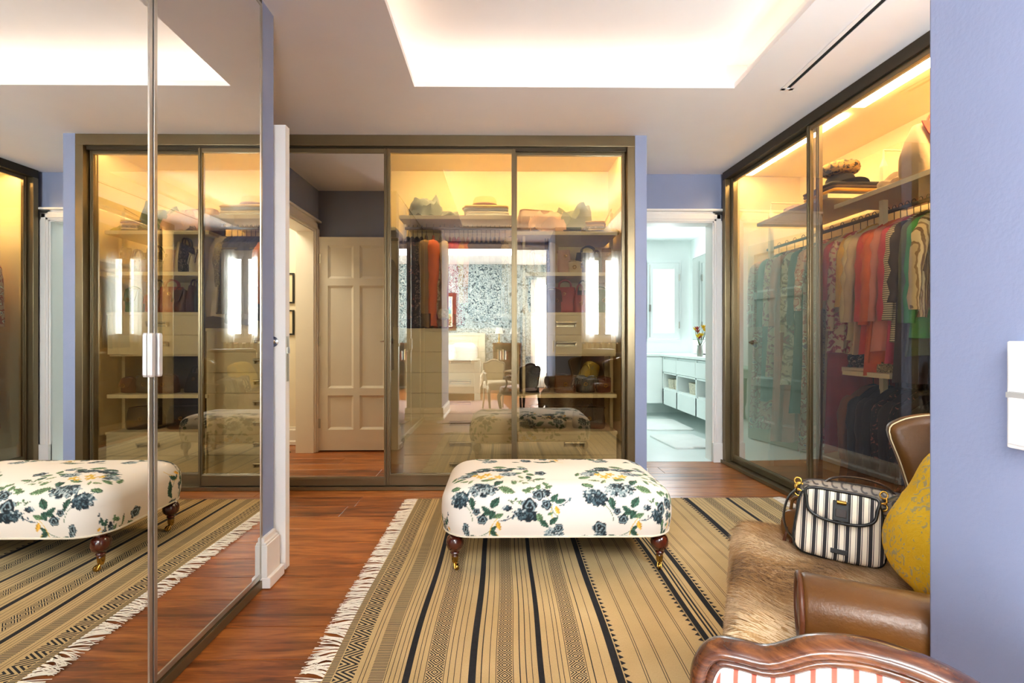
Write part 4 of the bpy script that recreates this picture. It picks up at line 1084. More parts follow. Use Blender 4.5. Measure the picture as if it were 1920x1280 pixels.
for k in range(48000):
    f = rgn.choice(fs); a, b, c, d = (Vn[q] for q in f); s_, t_ = rgn.random(), rgn.random()
    p = (a*(1-s_)+b*s_)*(1-t_)+(d*(1-s_)+c*s_)*t_; nrm = (b-a).cross(d-a).normalized(); tang = (a-d).normalized()
    side = (b-a).normalized(); L_ = .016+.014*rgn.random(); sw = .8+.3*sin(p.x*9+p.y*7)+.25*rgn.random()
    tip = p+nrm*(.007+.006*rgn.random())+tang*L_*sw+side*L_*.6*(sin(p.x*12-p.y*8)+.5*(rgn.random()-.5))
    n = len(mb.v); w_ = .0015; mb.v += [tuple(p+side*w_+nrm*.003), tuple(p-side*w_+nrm*.003), tuple(tip)]; mb.f.append((n, n+1, n+2)); hv = sin(p.x*14+3*sin(p.y*9))+1.6*(rgn.random()-.5); mb.m.append(0 if hv < -.75 else (2 if hv > .55 else 1))
mb.build('hair', ['hair_dark', 'hair_mid', 'hair_pale'], hide, recalc=False, kind='stuff')

def wc_world(x, y, z):
    c, s = cos(WCR), sin(WCR); return (WCX+x*c-y*s, WCY+x*s+y*c, z)
# mustard cushion
cu = thing('cushion', 'mustard yellow textured cushion leaning on the back of the tan wing chair', 'cushion')
out = []
for i in range(64):
    a = 2*pi*i/64; c_, s_ = cos(a), sin(a); e = .30
    r = 1/((abs(c_)**4+abs(s_)**4)**.25); r *= 1-.05*abs(sin(2*a))**.5
    out.append((.19*r*c_, .185*r*s_))
mb = pillow(out, .17, .6, rings=14)
mb.v = [(x+.004*sin(25*z), y+.006*sin(19*x+11*z)*(1 if abs(y) > .02 else .2)+.004*sin(31*z-7*x), z+.004*sin(23*x)) for x, y, z in mb.v]
mb.build('cover', 'mustard_knit', cu, smooth=True)
cu.location = wc_world(.06, .215, .635); cu.rotation_euler = (R(-28), R(4), WCR+R(20))
ORD = 'first second third fourth fifth sixth seventh eighth ninth tenth eleventh twelfth thirteenth fourteenth'.split()
# ================================================================ HANDBAGS on the wing chair
cloth_stripes('bag_stripe', [(0, '#e9dcc6'), (.40, '#1d1a1c'), (.46, '#e9dcc6'), (.53, '#1f1c1e'), (.57, '#2b282a'), (.82, '#1a181a'), (.86, '#e9dcc6'), (.93, '#1d1a1c')], .0285, 'X')
m, nt, b = new_mat('monogram_cloth'); t = N(nt, 'ShaderNodeTexCoord'); s = N(nt, 'ShaderNodeSeparateXYZ'); nt.links.new(t.outputs['Object'], s.inputs[0])
fx = math_n(nt, 'SUBTRACT', math_n(nt, 'FRACT', math_n(nt, 'DIVIDE', s.outputs[0], .024)), .5); fz = math_n(nt, 'SUBTRACT', math_n(nt, 'FRACT', math_n(nt, 'DIVIDE', s.outputs[2], .026)), .5)
rr = math_n(nt, 'SQRT', math_n(nt, 'ADD', math_n(nt, 'MULTIPLY', fx, fx), math_n(nt, 'MULTIPLY', fz, fz)))
ring = math_n(nt, 'LESS_THAN', math_n(nt, 'ABSOLUTE', math_n(nt, 'SUBTRACT', rr, .36)), .10); gap = math_n(nt, 'GREATER_THAN', math_n(nt, 'ADD', math_n(nt, 'ABSOLUTE', fz), math_n(nt, 'MULTIPLY', fx, -1)), .06)
nt.links.new(ramp(nt, [(0, '#84786a'), (.5, '#3c322b')], math_n(nt, 'MULTIPLY', ring, gap), 'CONSTANT'), b.inputs['Base Color']); b.inputs['Roughness'].default_value = .6; MATS['monogram_cloth'] = m

def ringtorus(mb, c, R_, r, ax='y', n=16):
    pts = []
    for k in range(n):
        a = 2*pi*k/n; u, v = R_*cos(a), R_*sin(a)
        pts.append((c[0]+u, c[1], c[2]+v) if ax == 'y' else (c[0], c[1]+u, c[2]+v) if ax == 'x' else (c[0]+u, c[1]+v, c[2]))
    return mb.tube(pts, r, 8, closed=True)
sb = thing('handbag', 'black and cream striped handbag with a dark trimmed flap, in front on the hide', 'handbag', (.925, 1.315, .474), R(-31), 'handbags on the wing chair', scale=(.88, 1.05, .96))
bo = smooth_closed([(-.118, .03), (-.112, .10), (-.100, .165), (-.06, .178), (.0, .180), (.06, .178), (.100, .165), (.112, .10), (.118, .03), (.100, .002), (.05, -.004), (0, -.006), (-.05, -.004), (-.100, .002)], 4)
bo = [(p[0], p[1]) for p in bo]
body = pillow(bo, .085, .35, rings=7); body.build('body', 'bag_stripe', sb, smooth=True)
MB().tube([(x*1.0, -.012, z) for x, z in bo], .0045, 8, closed=True).tube([(x, .012, z) for x, z in bo], .0045, 8, closed=True).build('piping', 'leather_black', sb, smooth=True)
fo = smooth_closed([(-.088, .182), (-.090, .15), (-.082, .120), (-.05, .104), (0, .100), (.05, .104), (.082, .120), (.090, .15), (.088, .182), (0, .186)], 4); fo = [(p[0], p[1]) for p in fo]
fl = pillow(fo, .014, .4, y0=-.046, rings=4).build('flap', 'bag_stripe', sb, smooth=True)
MB().tube([(x, -.050, z) for x, z in fo], .0045, 8, closed=True).build('binding', 'leather_black', fl, smooth=True)
MB().box(-.021, -.058, .105, .021, -.050, .160).build('tab', 'leather_black', fl, bevel=.002)
MB().box(-.014, -.061, .116, .014, -.058, .138).build('name_plate', 'leather_dark', fl, bevel=.0015)
MB().tube([(-.012, -.060, .156), (.012, -.060, .156)], .006, 10).build('turn_clasp', 'brass', fl, smooth=True)
MB().box(-.022, -.047, .016, .022, -.041, .029).build('logo_patch', 'leather_black', sb, bevel=.0015)
for s_ in (-1, 1):
    mb = MB(); ringtorus(mb, (s_*.112, 0, .163), .010, .0024); ringtorus(mb, (s_*.118, -.004, .180), .009, .0024, 'x'); ringtorus(mb, (s_*.114, .006, .196), .010, .0024)
    mb.build('chain_ring', 'gold', sb, smooth=True)
MB().tube(smooth_open([(-.118, 0, .17), (-.140, -.005, .14), (-.150, -.01, .09), (-.140, -.008, .05), (-.122, .0, .03)], 5), .009, 8, flat=(.35, 1.1)).build('strap', 'leather_black', sb, smooth=True)
MB().tube(smooth_open([(.118, 0, .18), (.16, .03, .20), (.21, .05, .17), (.23, .07, .08)], 5), .009, 8, flat=(.35, 1.1)).build('strap', 'leather_black', sb, smooth=True)
sb.rotation_euler = (R(-14), R(3), R(-31))
rb = thing('handbag', 'grey brown monogrammed cloth handbag lying behind the striped one', 'handbag', (1.045, 1.412, .437), R(-31), 'handbags on the wing chair')
ro = smooth_closed([(-.15, .03), (-.15, .12), (-.140, .185), (-.07, .200), (0, .203), (.07, .200), (.140, .185), (.15, .12), (.15, .03), (.12, .0), (0, -.002), (-.12, 0)], 4); ro = [(p[0], p[1]) for p in ro]
pillow(ro, .10, .35, rings=7).build('body', 'monogram_cloth', rb, smooth=True)
MB().tube([(x, 0, z) for x, z in ro], .0045, 8, closed=True).build('piping', 'leather_dark', rb, smooth=True)
MB().tube(smooth_open([(-.09, -.02, .19), (-.06, -.02, .215), (0, -.02, .225), (.06, -.02, .215), (.09, -.02, .19)], 5), .011, 8, flat=(.3, 1.0)).build('handle', 'leather_dark', rb, smooth=True)
for s_ in (-1, 1): mb = MB(); ringtorus(mb, (s_*.150, -.02, .168), .012, .0026); mb.build('strap_ring', 'gold', rb, smooth=True)
rb.rotation_euler = (R(-12), R(4), R(-31))
tb = thing('handbag', 'small tan leather pouch with tassels peeking out beside the striped handbag', 'handbag', (.905, 1.42, .472), R(-50), 'handbags on the wing chair', scale=(.8, .8, .72))
to = smooth_closed([(-.07, .02), (-.075, .09), (-.05, .125), (0, .13), (.05, .125), (.075, .09), (.07, .02), (0, .0)], 4)
pillow([(p[0], p[1]) for p in to], .07, .35, rings=6).build('body', 'leather_tan', tb, smooth=True)
for k in range(5): MB().tube([(-.05+.02*k, -.036, .06), (-.052+.021*k, -.046, .03), (-.055+.022*k, -.050, .004)], [.004, .005, .006], 6).build('tassel', 'leather_brown', tb)
MB().tube(smooth_open([(-.05, 0, .12), (-.04, 0, .17), (0, 0, .185), (.04, 0, .17), (.05, 0, .12)], 4), .006, 8).build('handle', 'leather_tan', tb, smooth=True)

# ================================================================ SHOW-WOOD ARMCHAIRS
cloth_stripes('red_stripe_cloth', [(0, '#f3eee9'), (.36, '#cf6a58'), (.40, '#c65645'), (.60, '#cf6a58'), (.64, '#f3eee9')], .0185, 'X', wob=.0)
cloth_print('border_print', '#efe7dc', ['#a9b6b4', '#7f9190', '#cfa893'], 30, .55)
cloth_stripes('beige_stripe_cloth', [(0, '#d9c9ab'), (.5, '#c3b08d'), (.6, '#d9c9ab')], .02, 'X')
M('damask_grey', '#8d8578', .8, var=.25, vscale=40)
def french_chair(label, loc, rotz, wood, inner, seat_m, outer, group):
    t_ = thing('carved_armchair', label, 'armchair', loc, rotz, group)
    half = [(0, .769), (.030, .766), (.062, .755), (.098, .731), (.128, .7265), (.150, .721), (.163, .704), (.168, .675), (.162, .62), (.150, .55), (.142, .48), (.118, .435), (.07, .425), (0, .432)]
    half = [(x*1.07, z) for x, z in half]
    full = half+[(-x, z) for x, z in half[-2:0:-1]]
    def yo(z): return .0+.10*(z-.43)-.03            # rake
    P = [(p[0], yo(p[1]), p[1]) for p in smooth_closed(full, 4)]
    cz = .60
    def ins(d):
        o = []
        for i in range(len(P)):
            a, b_ = Vector(P[i-1]), Vector(P[(i+1) % len(P)]); tg = (b_-a); n_ = Vector((-tg.z, 0, tg.x)).normalized()
            if n_.dot(Vector((P[i][0], 0, P[i][2]-cz))) > 0: n_ = -n_
            o.append((P[i][0]+n_.x*d, P[i][1], P[i][2]+n_.z*d))
        return o
    mb = MB().tube(P, .0125, 12, closed=True, flat=(.9, 1.35)).tube([(x, y-.011, z) for x, y, z in ins(.001)], .0065, 8, closed=True).tube([(x, y-.009, z) for x, y, z in ins(.012)], .0048, 8, closed=True).tube([(x, y+.009, z) for x, y, z in ins(.012)], .0048, 8, closed=True)
    mb.build('back_frame', wood, t_, smooth=70)
    pi_ = [(x, z) for x, y, z in ins(.013)]
    pb = pillow(pi_, .030, .3, rings=6); pb.v = [(x, y*.6+yo(z)-.004, z) for x, y, z in pb.v]; pb.build('back_pad', inner, t_, smooth=True)
    po = pillow(pi_, .016, .3, rings=6); po.v = [(x, y*.6+yo(z)+.012, z) for x, y, z in po.v]; po.build('outside_back', outer, t_, smooth=True)
    MB().tube([(x, y-.008, z) for x, y, z in ins(.021)], .0060, 8, closed=True, flat=(1, .35)).build('border_tape', 'border_print', t_, smooth=True)
    # seat
    so = [(-.17, -.02), (.17, -.02), (.20, -.20), (.225, -.40), (.13, -.45), (0, -.465), (-.13, -.45), (-.225, -.40), (-.20, -.20)]
    S_ = [(p[0], p[1]) for p in smooth_closed(so, 4)]
    MB().loops([[(x*s_, (y+.23)*s_-.23, z) for x, y in S_] for z, s_ in ((.335, .97), (.345, 1), (.385, 1), (.395, .98))]).build('seat_rail', wood, t_, smooth=60)
    MB().loops([[(x*s_, (y+.23)*s_-.23, z) for x, y in S_] for z, s_ in ((.390, .93), (.40, .965), (.43, .96), (.448, .9), (.458, .7), (.462, .3), (.463, .02))]).build('seat_pad', seat_m, t_, smooth=True)
    for s_ in (-1, 1):
        am = MB().tube(smooth_open([(s_*.155, yo(.56), .575), (s_*.195, -.08, .590), (s_*.222, -.18, .585), (s_*.222, -.27, .575), (s_*.214, -.30, .562)], 5), [.015]*6+[.017]*10+[.019]*5, 10)
        am.tube(smooth_open([(s_*.214, -.27, .57), (s_*.205, -.25, .50), (s_*.214, -.28, .43), (s_*.212, -.32, .375)], 5), .014, 10).build('arm', wood, t_, smooth=True)
        MB().tube([(s_*.206, -.11, .600), (s_*.222, -.17, .603), (s_*.223, -.23, .598)], [.012, .018, .012], 10).build('arm_pad', seat_m, t_, smooth=True)
        MB().tube(smooth_open([(s_*.200, -.39, .36), (s_*.222, -.418, .30), (s_*.210, -.405, .18), (s_*.198, -.392, .08), (s_*.205, -.402, .02), (s_*.215, -.415, .0)], 5), [.028, .029, .030, .030, .029, .027]+[.024]*5+[.018]*5+[.013]*5+[.015]*5, 10).build('leg', wood, t_, smooth=True)
        MB().tube(smooth_open([(s_*.155, -.02, .44), (s_*.158, -.01, .34), (s_*.16, .01, .18), (s_*.165, .05, .0)], 5), [.018]*8+[.015]*8, 10).build('leg', wood, t_, smooth=True)
    return t_
french_chair('dark carved armchair with red and white striped back, cropped at the bottom edge', (.388, .475, -.013), R(-35.2), 'walnut', 'red_stripe_cloth', 'red_stripe_cloth', 'damask_grey', 'carved armchairs')
french_chair('pale carved armchair with a beige striped seat, seen only reflected in the wardrobe glass', (-.12, -.62, 0), R(160), 'limed_wood', 'leather_cream', 'beige_stripe_cloth', 'leather_cream', 'carved armchairs')

# light switch on the passage reveal
ls = thing('light_switch', 'white double light switch plate on the blue wall at the edge of the picture', 'switch', (.70, .632, 1.0))
box(-.014, -.042, -.072, 0, .014, .072).build('plate', 'white_plastic', ls, bevel=.002)
box(-.0165, -.036, .004, -.014, .010, .060).build('rocker', 'white_plastic', ls, bevel=.001); box(-.0165, -.036, -.066, -.014, .010, -.004).build('rocker', 'white_plastic', ls, bevel=.001)
box(-.0155, -.042, -.004, -.0135, .0135, .003).build('divider', 'grey_plastic', ls)

# ================================================================ GARMENTS
GC = [0]
def gcol(col, **k):
    GC[0] += 1; nm = 'cloth_%s' % col.strip('#'); return nm if nm in MATS else (M(nm, col, .85, var=.12, vscale=9, bmp=.25, bscale=260, bdist=.001, sheen=.1, **k) and nm)
cloth_print('print_dark_lace', '#1c171a', ['#7b6a66', '#b9a79c'], 60, .52)
cloth_print('print_dark_floral', '#15141a', ['#7a4a45', '#b5675a', '#5b6b45'], 26, .57)
cloth_print('print_pink_floral', '#e7cfae', ['#c96f77', '#a9465a', '#8f9a5d'], 20, .50)
cloth_print('print_coral_pattern', '#e3b39b', ['#cc6a60', '#efe0c9', '#9a6f8d'], 14, .46)
cloth_print('print_leaf_cream', '#e9ddbf', ['#b6a27d', '#8a5f50', '#b04d55'], 16, .50)
cloth_print('print_leopard', '#b28d4c', ['#20140b', '#1a120c', '#8a6230'], 48, .52, dist=.6)
cloth_print('print_olive_lace', '#a2946a', ['#5c5439', '#c8bb90'], 50, .5)
cloth_stripes('stripe_thin_brown', [(0, '#e6d4b4'), (.55, '#4b3a35'), (.9, '#e6d4b4')], .012, 'Z')
cloth_stripes('stripe_pleat', [(0, '#cfb88c'), (.3, '#8d7048'), (.45, '#e0cda4'), (.75, '#70573a')], .034, 'Y', wob=.05)
def garment_mesh(L, hw, th, flare, seed, drop=.11, fold=.006, waist=0, neck=.05):
    rg = random.Random(seed); ph = rg.random()*6; nf = rg.choice((5, 6, 7)); n = 36; Ls = []
    ks = [0, .012, .03, .06, .09, drop]+[drop+(L-drop)*q for q in (.04, .1, .18, .27, .37, .48, .6, .72, .84, .93, 1.0)]
    sway = (rg.random()-.5)*.03
    for s in ks:
        if s < drop:
            t = s/drop; h = neck+(hw-neck)*t**.75; tt = th*(.35+.45*t)
        else:
            t = (s-drop)/(L-drop); h = hw*(1-.06*t*4*(1-t)-waist*math.exp(-((t-.35)/.15)**2)+flare*t); tt = th*(.8+.35*t)
        g = max(0, (s-drop*.5)/L)
        ring = []
        for j in range(n):
            a = 2*pi*j/n; ca, sa = cos(a), sin(a)
            f = fold*g*2.2*sin(nf*sa*1.7+ph+s*2)+fold*g*1.2*sin(13*sa+ph*2)
            ring.append((tt*(abs(ca)**.7)*(1 if ca > 0 else -1)+f+sway*g, h*sa*(1+.03*g*sin(5*a+ph)), -s+(.006*sin(9*sa+ph) if s == ks[-1] else 0)))
        Ls.append(ring)
    return MB().loops(Ls, True, False)
def garment(label, loc, rotz, L, mat, hw=.205, th=.022, flare=.0, sleeve=.5, seed=0, group=None, cat='garment', name='hanging_garment', cuff=None, fold=.006, waist=0, sl_r=.042, collar=None):
    t_ = thing(name, label, cat, loc, rotz, group)
    zt = -.085
    g = garment_mesh(L, hw, th, flare, seed, fold=fold, waist=waist); g.v = [(x, y, z+zt) for x, y, z in g.v]; g.build('body', mat, t_, smooth=True)
    rg = random.Random(seed+99)
    if sleeve:
        for s_ in (-1, 1):
            y0 = s_*(hw-.022); z0 = zt-.105; o_ = rg.random()*.012
            pts = smooth_open([(0, y0-s_*.03, z0+.03), (.002, y0+s_*.012, z0-.02), (.004, y0+s_*(.028+o_), z0-sleeve*.45), (-.002, y0+s_*(.020+o_), z0-sleeve)], 4)
            if hw > .2: pts = [Vector((p.x, p.y+s_*.03*min(1, max(0, (z0+.03-p.z)/sleeve))**1.5, p.z)) for p in pts]
            k = len(pts); rad = [sl_r*(.75+.3*sin(pi*min(1, i/(k-1)*1.3))) * (1-.25*i/(k-1)) for i in range(k)]
            sv = MB().tube(pts, rad, 12, flat=(.62, 1)); sv.v = [(x+.003*sin(40*z+seed), y+.003*sin(55*z+seed*2), z) for x, y, z in sv.v]
            so = sv.build('sleeve', mat, t_, smooth=True)
            if cuff and s_ == -1:
                q = pts[-1]; MB().lathe([(0, -.05), (.04, -.035), (.048, 0), (.040, .03), (0, .04)], 14, (q[0], q[1], q[2])).build('cuff', cuff, so, smooth=True)
    if collar: MB().tube([(.0, -.055, zt-.015), (.016, -.03, zt+.004), (.018, .0, zt+.012), (.016, .03, zt+.004), (.0, .055, zt-.015), (-.016, .03, zt+.004), (-.016, -.03, zt+.004)], .011, 8, closed=True).build('collar', collar, t_, smooth=True)
    mb = MB().tube(smooth_open([(0, -.012, -.012), (0, -.010, .006), (0, .004, .016), (0, .013, .004), (0, .008, -.012), (0, 0, -.028), (0, 0, -.075)], 4), .0022, 6)
    mb.tube([(0, -hw+.03, zt-.085), (0, -.05, zt-.008), (0, 0, zt+.006), (0, .05, zt-.008), (0, hw-.03, zt-.085)], .006, 6)
    mb.build('hanger', 'black_plastic', t_, smooth=True)
    return t_
# --- back wardrobe, hanging rail
Y_, Z_ = D+.30, 1.959; BL = .70
gB = 'clothes on the rail of the back wardrobe'
bl = [(-.725, 'print_dark_lace', .95, .52, 'dark lace dress at the wall end of the back rail'), (-.690, '#3a2c33', 1.0, .5, 'plum brown sequinned dress second from the wall end of the back rail'),
      (-.655, 'print_dark_floral', 1.0, .5, 'black dress with small flowers beside the plum dress on the back rail'), (-.620, 'print_dark_lace', .95, .5, 'dark lace top next to the olive coat on the back rail'),
      (-.578, '#8a6a35', 1.02, .56, 'long olive brown coat left of the orange coat'), (-.523, '#d9682a', .98, .60, 'bright orange coat with a long sleeve on the back rail'),
      (-.478, 'print_leaf_cream', .9, .4, 'cream and brown patterned blouse behind the orange coat'), (-.440, '#d8c3a0', .95, .62, 'cream knitted cardigan with a fluffy cuff on the back rail'),
      (-.402, '#b5323a', 1.0, .55, 'deep red dress beside the cream cardigan'), (-.365, '#d9434f', .9, .5, 'coral red blouse right after the deep red dress'), (-.330, '#cf3a4c', .9, .5, 'crimson blouse left of the yellow top on the back rail'),
      (-.295, '#e0a23a', .7, .3, 'golden yellow top on the back rail'), (-.260, '#dd7a3b', .7, .3, 'soft orange top beside the golden top'), (-.225, '#33303c', .8, .5, 'charcoal jacket first after the orange top'),
      (-.190, '#23222b', .85, .5, 'near black jacket second after the orange top'), (-.155, '#2d2b38', .85, .5, 'dark slate jacket third after the orange top'), (-.120, '#1b1b22', .85, .5, 'black jacket in the middle of the dark jackets'),
      (-.085, '#262430', .85, .5, 'dark navy jacket after the middle black one'), (-.050, '#17171c', .85, .5, 'black velvet jacket near the end of the back rail'), (-.015, '#211f28', .9, .5, 'black coat beside the printed scarf dress'),
      (.030, 'print_olive_lace', .8, .3, 'brown and cream printed dress next to the pale flared gown')]
for i, (x, mt, L, sl, lb) in enumerate(bl):
    mt = mt if mt in MATS else gcol(mt)
    big = 'olive brown' in lb or 'bright orange' in lb or 'fluffy' in lb
    garment(lb, (x, Y_-(.04 if big else -.01), Z_), R((i*37 % 9)-4) if not big else R(6), min(L*.75, BL), mt, sleeve=min(sl, .50), seed=i, group=gB, th=.030 if big else .018, hw=.19, flare=.05 if not big else .12, sl_r=.036 if 'long' not in lb else .055, cuff=('wicker_pale' if 'fluffy' in lb else None))
garment('pale cream flared gown at the post end of the back rail', (.075, Y_-.02, Z_), R(70), .62, gcol('#ecdfc9'), hw=.10, th=.04, flare=.75, sleeve=0, seed=77, group=gB, fold=.012)
for i, (x, mt) in enumerate(((-1.6, '#3b3a44'), (-1.5, '#6a5a48'), (-1.4, '#7e8a8c'), (-1.3, '#23222b'), (-1.2, '#8d4f3b'), (-1.1, '#51604a'), (-1.0, '#2a2933'), (-.9, '#6b6f83'))):
    garment('%s garment on the hidden rail behind the mirror door' % ('charcoal', 'taupe', 'grey blue', 'black', 'rust', 'moss green', 'dark slate', 'dusty blue')[i], (x, Y_, 1.874), 0, .95, gcol(mt), seed=200+i, group='clothes behind the mirror door', hw=.19)
# --- right wardrobe, upper rail
gR = 'clothes on the upper rail of the side wardrobe'
rl = [(.22, 'print_coral_pattern', 1.45, .5, 'long coral patterned dress at the far end of the side rail'), (.32, '#5d6f63', 1.2, .5, 'grey green coat second from the far end of the side rail'), (.42, 'print_pink_floral', 1.0, .5, 'pink flowered tunic, third from the far end of the side rail'),
      (.52, '#d98e7b', 1.5, .5, 'long salmon pink dress between two printed dresses'), (.62, 'print_leaf_cream', 1.05, .55, 'cream leafy tunic behind the sliding door near the stile'), (.72, '#3f4f4a', 1.25, .5, 'dark green long coat near the door stile'),
      (.82, 'print_coral_pattern', 1.5, .4, 'long coral dress directly behind the stile'), (.92, 'print_olive_lace', 1.3, .5, 'olive lace dress beside the stile'),
      (1.02, '#b9a06e', 1.3, .4, 'tan gauzy dress at the start of the near glass'), (1.09, '#bf3a22', 1.45, .35, 'long brick red dress hanging full length'), (1.155, 'print_pink_floral', .80, .55, 'cream tunic with large pink flowers'),
      (1.215, '#d9ac35', .58, .40, 'mustard yellow blouse with a wide collar'), (1.275, '#ecd9a4', .72, .5, 'pale cream blouse on a black hanger'), (1.330, '#e3c9a5', .80, .5, 'ivory blouse with ruffled cuff between cream and red'),
      (1.385, '#d23a20', .80, .50, 'bright red blouse in the middle of the side rail'), (1.435, '#dd5a22', .92, .52, 'orange red blouse next to the bright red one'), (1.485, '#e3672a', .85, .5, 'orange blouse just before the pink tops'),
      (1.535, '#e38f80', .78, .5, 'peach pink tunic beside the orange blouse'), (1.585, '#cf3f5a', .85, .5, 'raspberry pink blouse left of the pinstriped shirt'), (1.640, 'stripe_thin_brown', .72, .50, 'cream and brown pinstriped shirt with wide cuffs'),
      (1.69, '#3a2d33', .95, .4, 'dark aubergine dress behind the pinstriped shirt'), (1.735, '#3c4a1c', .80, .52, 'dark olive green fringed jacket'), (1.79, '#2a8a3a', .70, .52, 'bright emerald green blouse'),
      (1.85, 'stripe_pleat', .60, .45, 'pleated gold and brown striped blouse nearest the blue wall')]
for i, (u, mt, L, sl, lb) in enumerate(rl):
    if u > 1.05: u = 1.02+(u-1.02)*.87
    mt = mt if mt in MATS else gcol(mt)
    garment(lb, RW(u, .36, 1.874), RWR+R((i*29 % 17)-8), L, mt, sleeve=sl, seed=30+i, group=gR, hw=.205, th=.024, sl_r=.056, flare=.12 if L < 1 else .2, fold=.008, collar=('cloth_d9ac35' if 'mustard' in lb else None))
for i in range(8):
    u = 1.95+.12*i; c = ('#d2b27a', '#6c7d8c', '#a0463c', '#d8d1c4', '#4d5c3a', '#23222b', '#c98a3f', '#8c7a9a')[i]
    garment('%s garment on the side rail beyond the blue wall edge' % ('sand', 'slate blue', 'brick', 'off white', 'moss', 'black', 'amber', 'lilac')[i], RW(u, .37, 1.874), RWR, .8, gcol(c), seed=300+i, group='clothes hidden beyond the blue wall', th=.02)
gL = 'dark clothes on the lower rail of the side wardrobe'
dl = [(1.20, '#8a5a3a', 'tan edged long cardigan, first on the lower rail'), (1.26, '#1c1b22', 'plain black dress second on the lower rail'), (1.32, '#26222a', 'black ribbed dress with a ring clasp on the lower rail'), (1.38, '#16151b', 'black velvet dress on the lower rail'),
      (1.44, 'print_dark_floral', 'black dress with coral flowers on the lower rail'), (1.50, '#201a22', 'dark plum dress among the flowered ones'), (1.56, 'print_dark_floral', 'second black flowered dress beside the dark plum one'), (1.62, '#2a1d24', 'wine black skirt on the lower rail'), (1.69, '#1a1820', 'black coat nearest the wing chair on the lower rail')]
for i, (u, mt, lb) in enumerate(dl):
    mt = mt if mt in MATS else gcol(mt)
    garment(lb, RW(u, .345, .874), RWR+R((i*31 % 9)-4), .62, mt, sleeve=.36, seed=60+i, group=gL, hw=.19, th=.02, flare=.1)

# ================================================================ SOFT STACKS, HATS, BAGS on shelves
from mathutils import noise as mn
def crumple(name, label, cat, loc, sx, sy, sz, mat, seed, group=None, rotz=0, peaks=0):
    L = []; nt_, n = 10, 28
    for i in range(nt_+1):
        t = i/nt_; th_ = t*pi/2; ring = []
        for j in range(n):
            a = 2*pi*j/n; v = Vector((cos(a)*cos(th_)*1.6+seed*3.1, sin(a)*cos(th_)*1.6, sin(th_)*1.6))
            q = mn.noise(v)*.35+mn.noise(v*2.7)*.18+.10*abs(mn.noise(v*5))
            r = (abs(cos(th_))**.55)*(1+q*.5)
            z = sz*(sin(th_)**1.2)*(1+q*1.3)+(sz*peaks*max(0, mn.noise(v*1.7+Vector((5, 0, 0)))) if peaks else 0)
            ring.append((sx/2*r*cos(a), sy/2*r*sin(a), max(.0, z)))
        L.append(ring)
    o = MB().loops(L).build(name, mat, smooth=True); o.location = loc; o.rotation_euler = (0, 0, rotz); return tag(o, label, cat, group)
def folded(label, loc, rotz, w_, d_, layers, group=None, name='folded_clothes', cat='clothes'):
    t_ = thing(name, label, cat, loc, rotz, group); z = 0; rg = random.Random(int(abs(loc[0])*1000))
    for k, (mt, h) in enumerate(layers):
        ww, dd = w_*(1-.04*rg.random()), d_*(1-.05*rg.random()); ox = (rg.random()-.5)*.012; L = []
        for zz, e in ((0, .008), (h*.3, 0), (h*.7, 0), (h*.97, .008), (h, .02)):
            L.append([(x+ox+.004*sin(y*40+k), y, z+zz+.004*sin(x*22+k*2)*(zz/h)) for x, y in rrect(ww/2-e, dd/2-e, .03, 4)])
        MB().loops(L).build('folded_layer', mt if mt in MATS else gcol(mt), t_, smooth=60); z += h*.96
    return t_
def bag(label, loc, rotz, w_, d_, h_, mat, hmat=None, kind='tote', group=None, clasp=True, lean=0):
    t_ = thing('handbag', label, 'handbag', loc, rotz, group); t_.rotation_euler = (R(lean), 0, rotz)
    L = []
    for t in (0, .04, .15, .4, .7, .93, 1.0):
        sw = .93+.10*sin(min(1, t*1.6)*pi/2)-.18*t**2; sd = (.9+.12*sin(t*pi))*(1-.62*t**1.5)
        if t == 0: sw *= .97; sd *= .9
        L.append([(x, y, t*h_+.003*sin(x*50)) for x, y in rrect(w_/2*sw, d_/2*sd, .03, 4)])
    bd = MB().loops(L).build('body', mat, t_, smooth=60)
    hm = hmat or mat
    if kind in ('tote', 'hobo'):
        rise = .055 if kind == 'tote' else .085
        for s_ in ((-1, 1) if kind == 'tote' else (0,)):
            MB().tube(smooth_open([(-w_*.26, s_*d_*.14, h_*.86), (-w_*.22, s_*d_*.16, h_+rise*.6), (0, s_*d_*.16, h_+rise), (w_*.22, s_*d_*.16, h_+rise*.6), (w_*.26, s_*d_*.14, h_*.86)], 5), .0065, 8).build('handle', hm, t_, smooth=True)
    if kind in ('flap', 'hobo'):
        f = MB(); Lf = []
        for t in (0, .25, .5, .75, 1):
            z = h_*(1.01-.52*t); y = -d_/2*(.42+.62*t)-.006; ww = w_/2*(.86-.10*t**3)
            Lf.append([(-ww, y, z), (-ww*.5, y-.004, z-.006*t), (0, y-.006, z-.012*t), (ww*.5, y-.004, z-.006*t), (ww, y, z), (ww, y+.006, z), (0, y+.006, z), (-ww, y+.006, z)])
        fo_ = f.loops(Lf).build('flap', hm, t_, smooth=60)
        if clasp:
            mb = MB(); ringtorus(mb, (0, -d_*.53-.010, h_*.52), .012, .003); mb.build('clasp', 'gold', fo_, smooth=True)
    elif clasp:
        mb = MB(); ringtorus(mb, (0, -d_*.47, h_*.72), .010, .0025); mb.build('clasp', 'gold', t_, smooth=True)
    if kind == 'flap':
        MB().tube(smooth_open([(-w_*.40, 0, h_*.9), (-w_*.46, -.01, h_*1.0), (-w_*.2, -.03, h_*1.12), (w_*.46, -.01, h_*1.0), (w_*.40, 0, h_*.9)], 5), .004, 6).build('strap', hm, t_, smooth=True)
    return t_
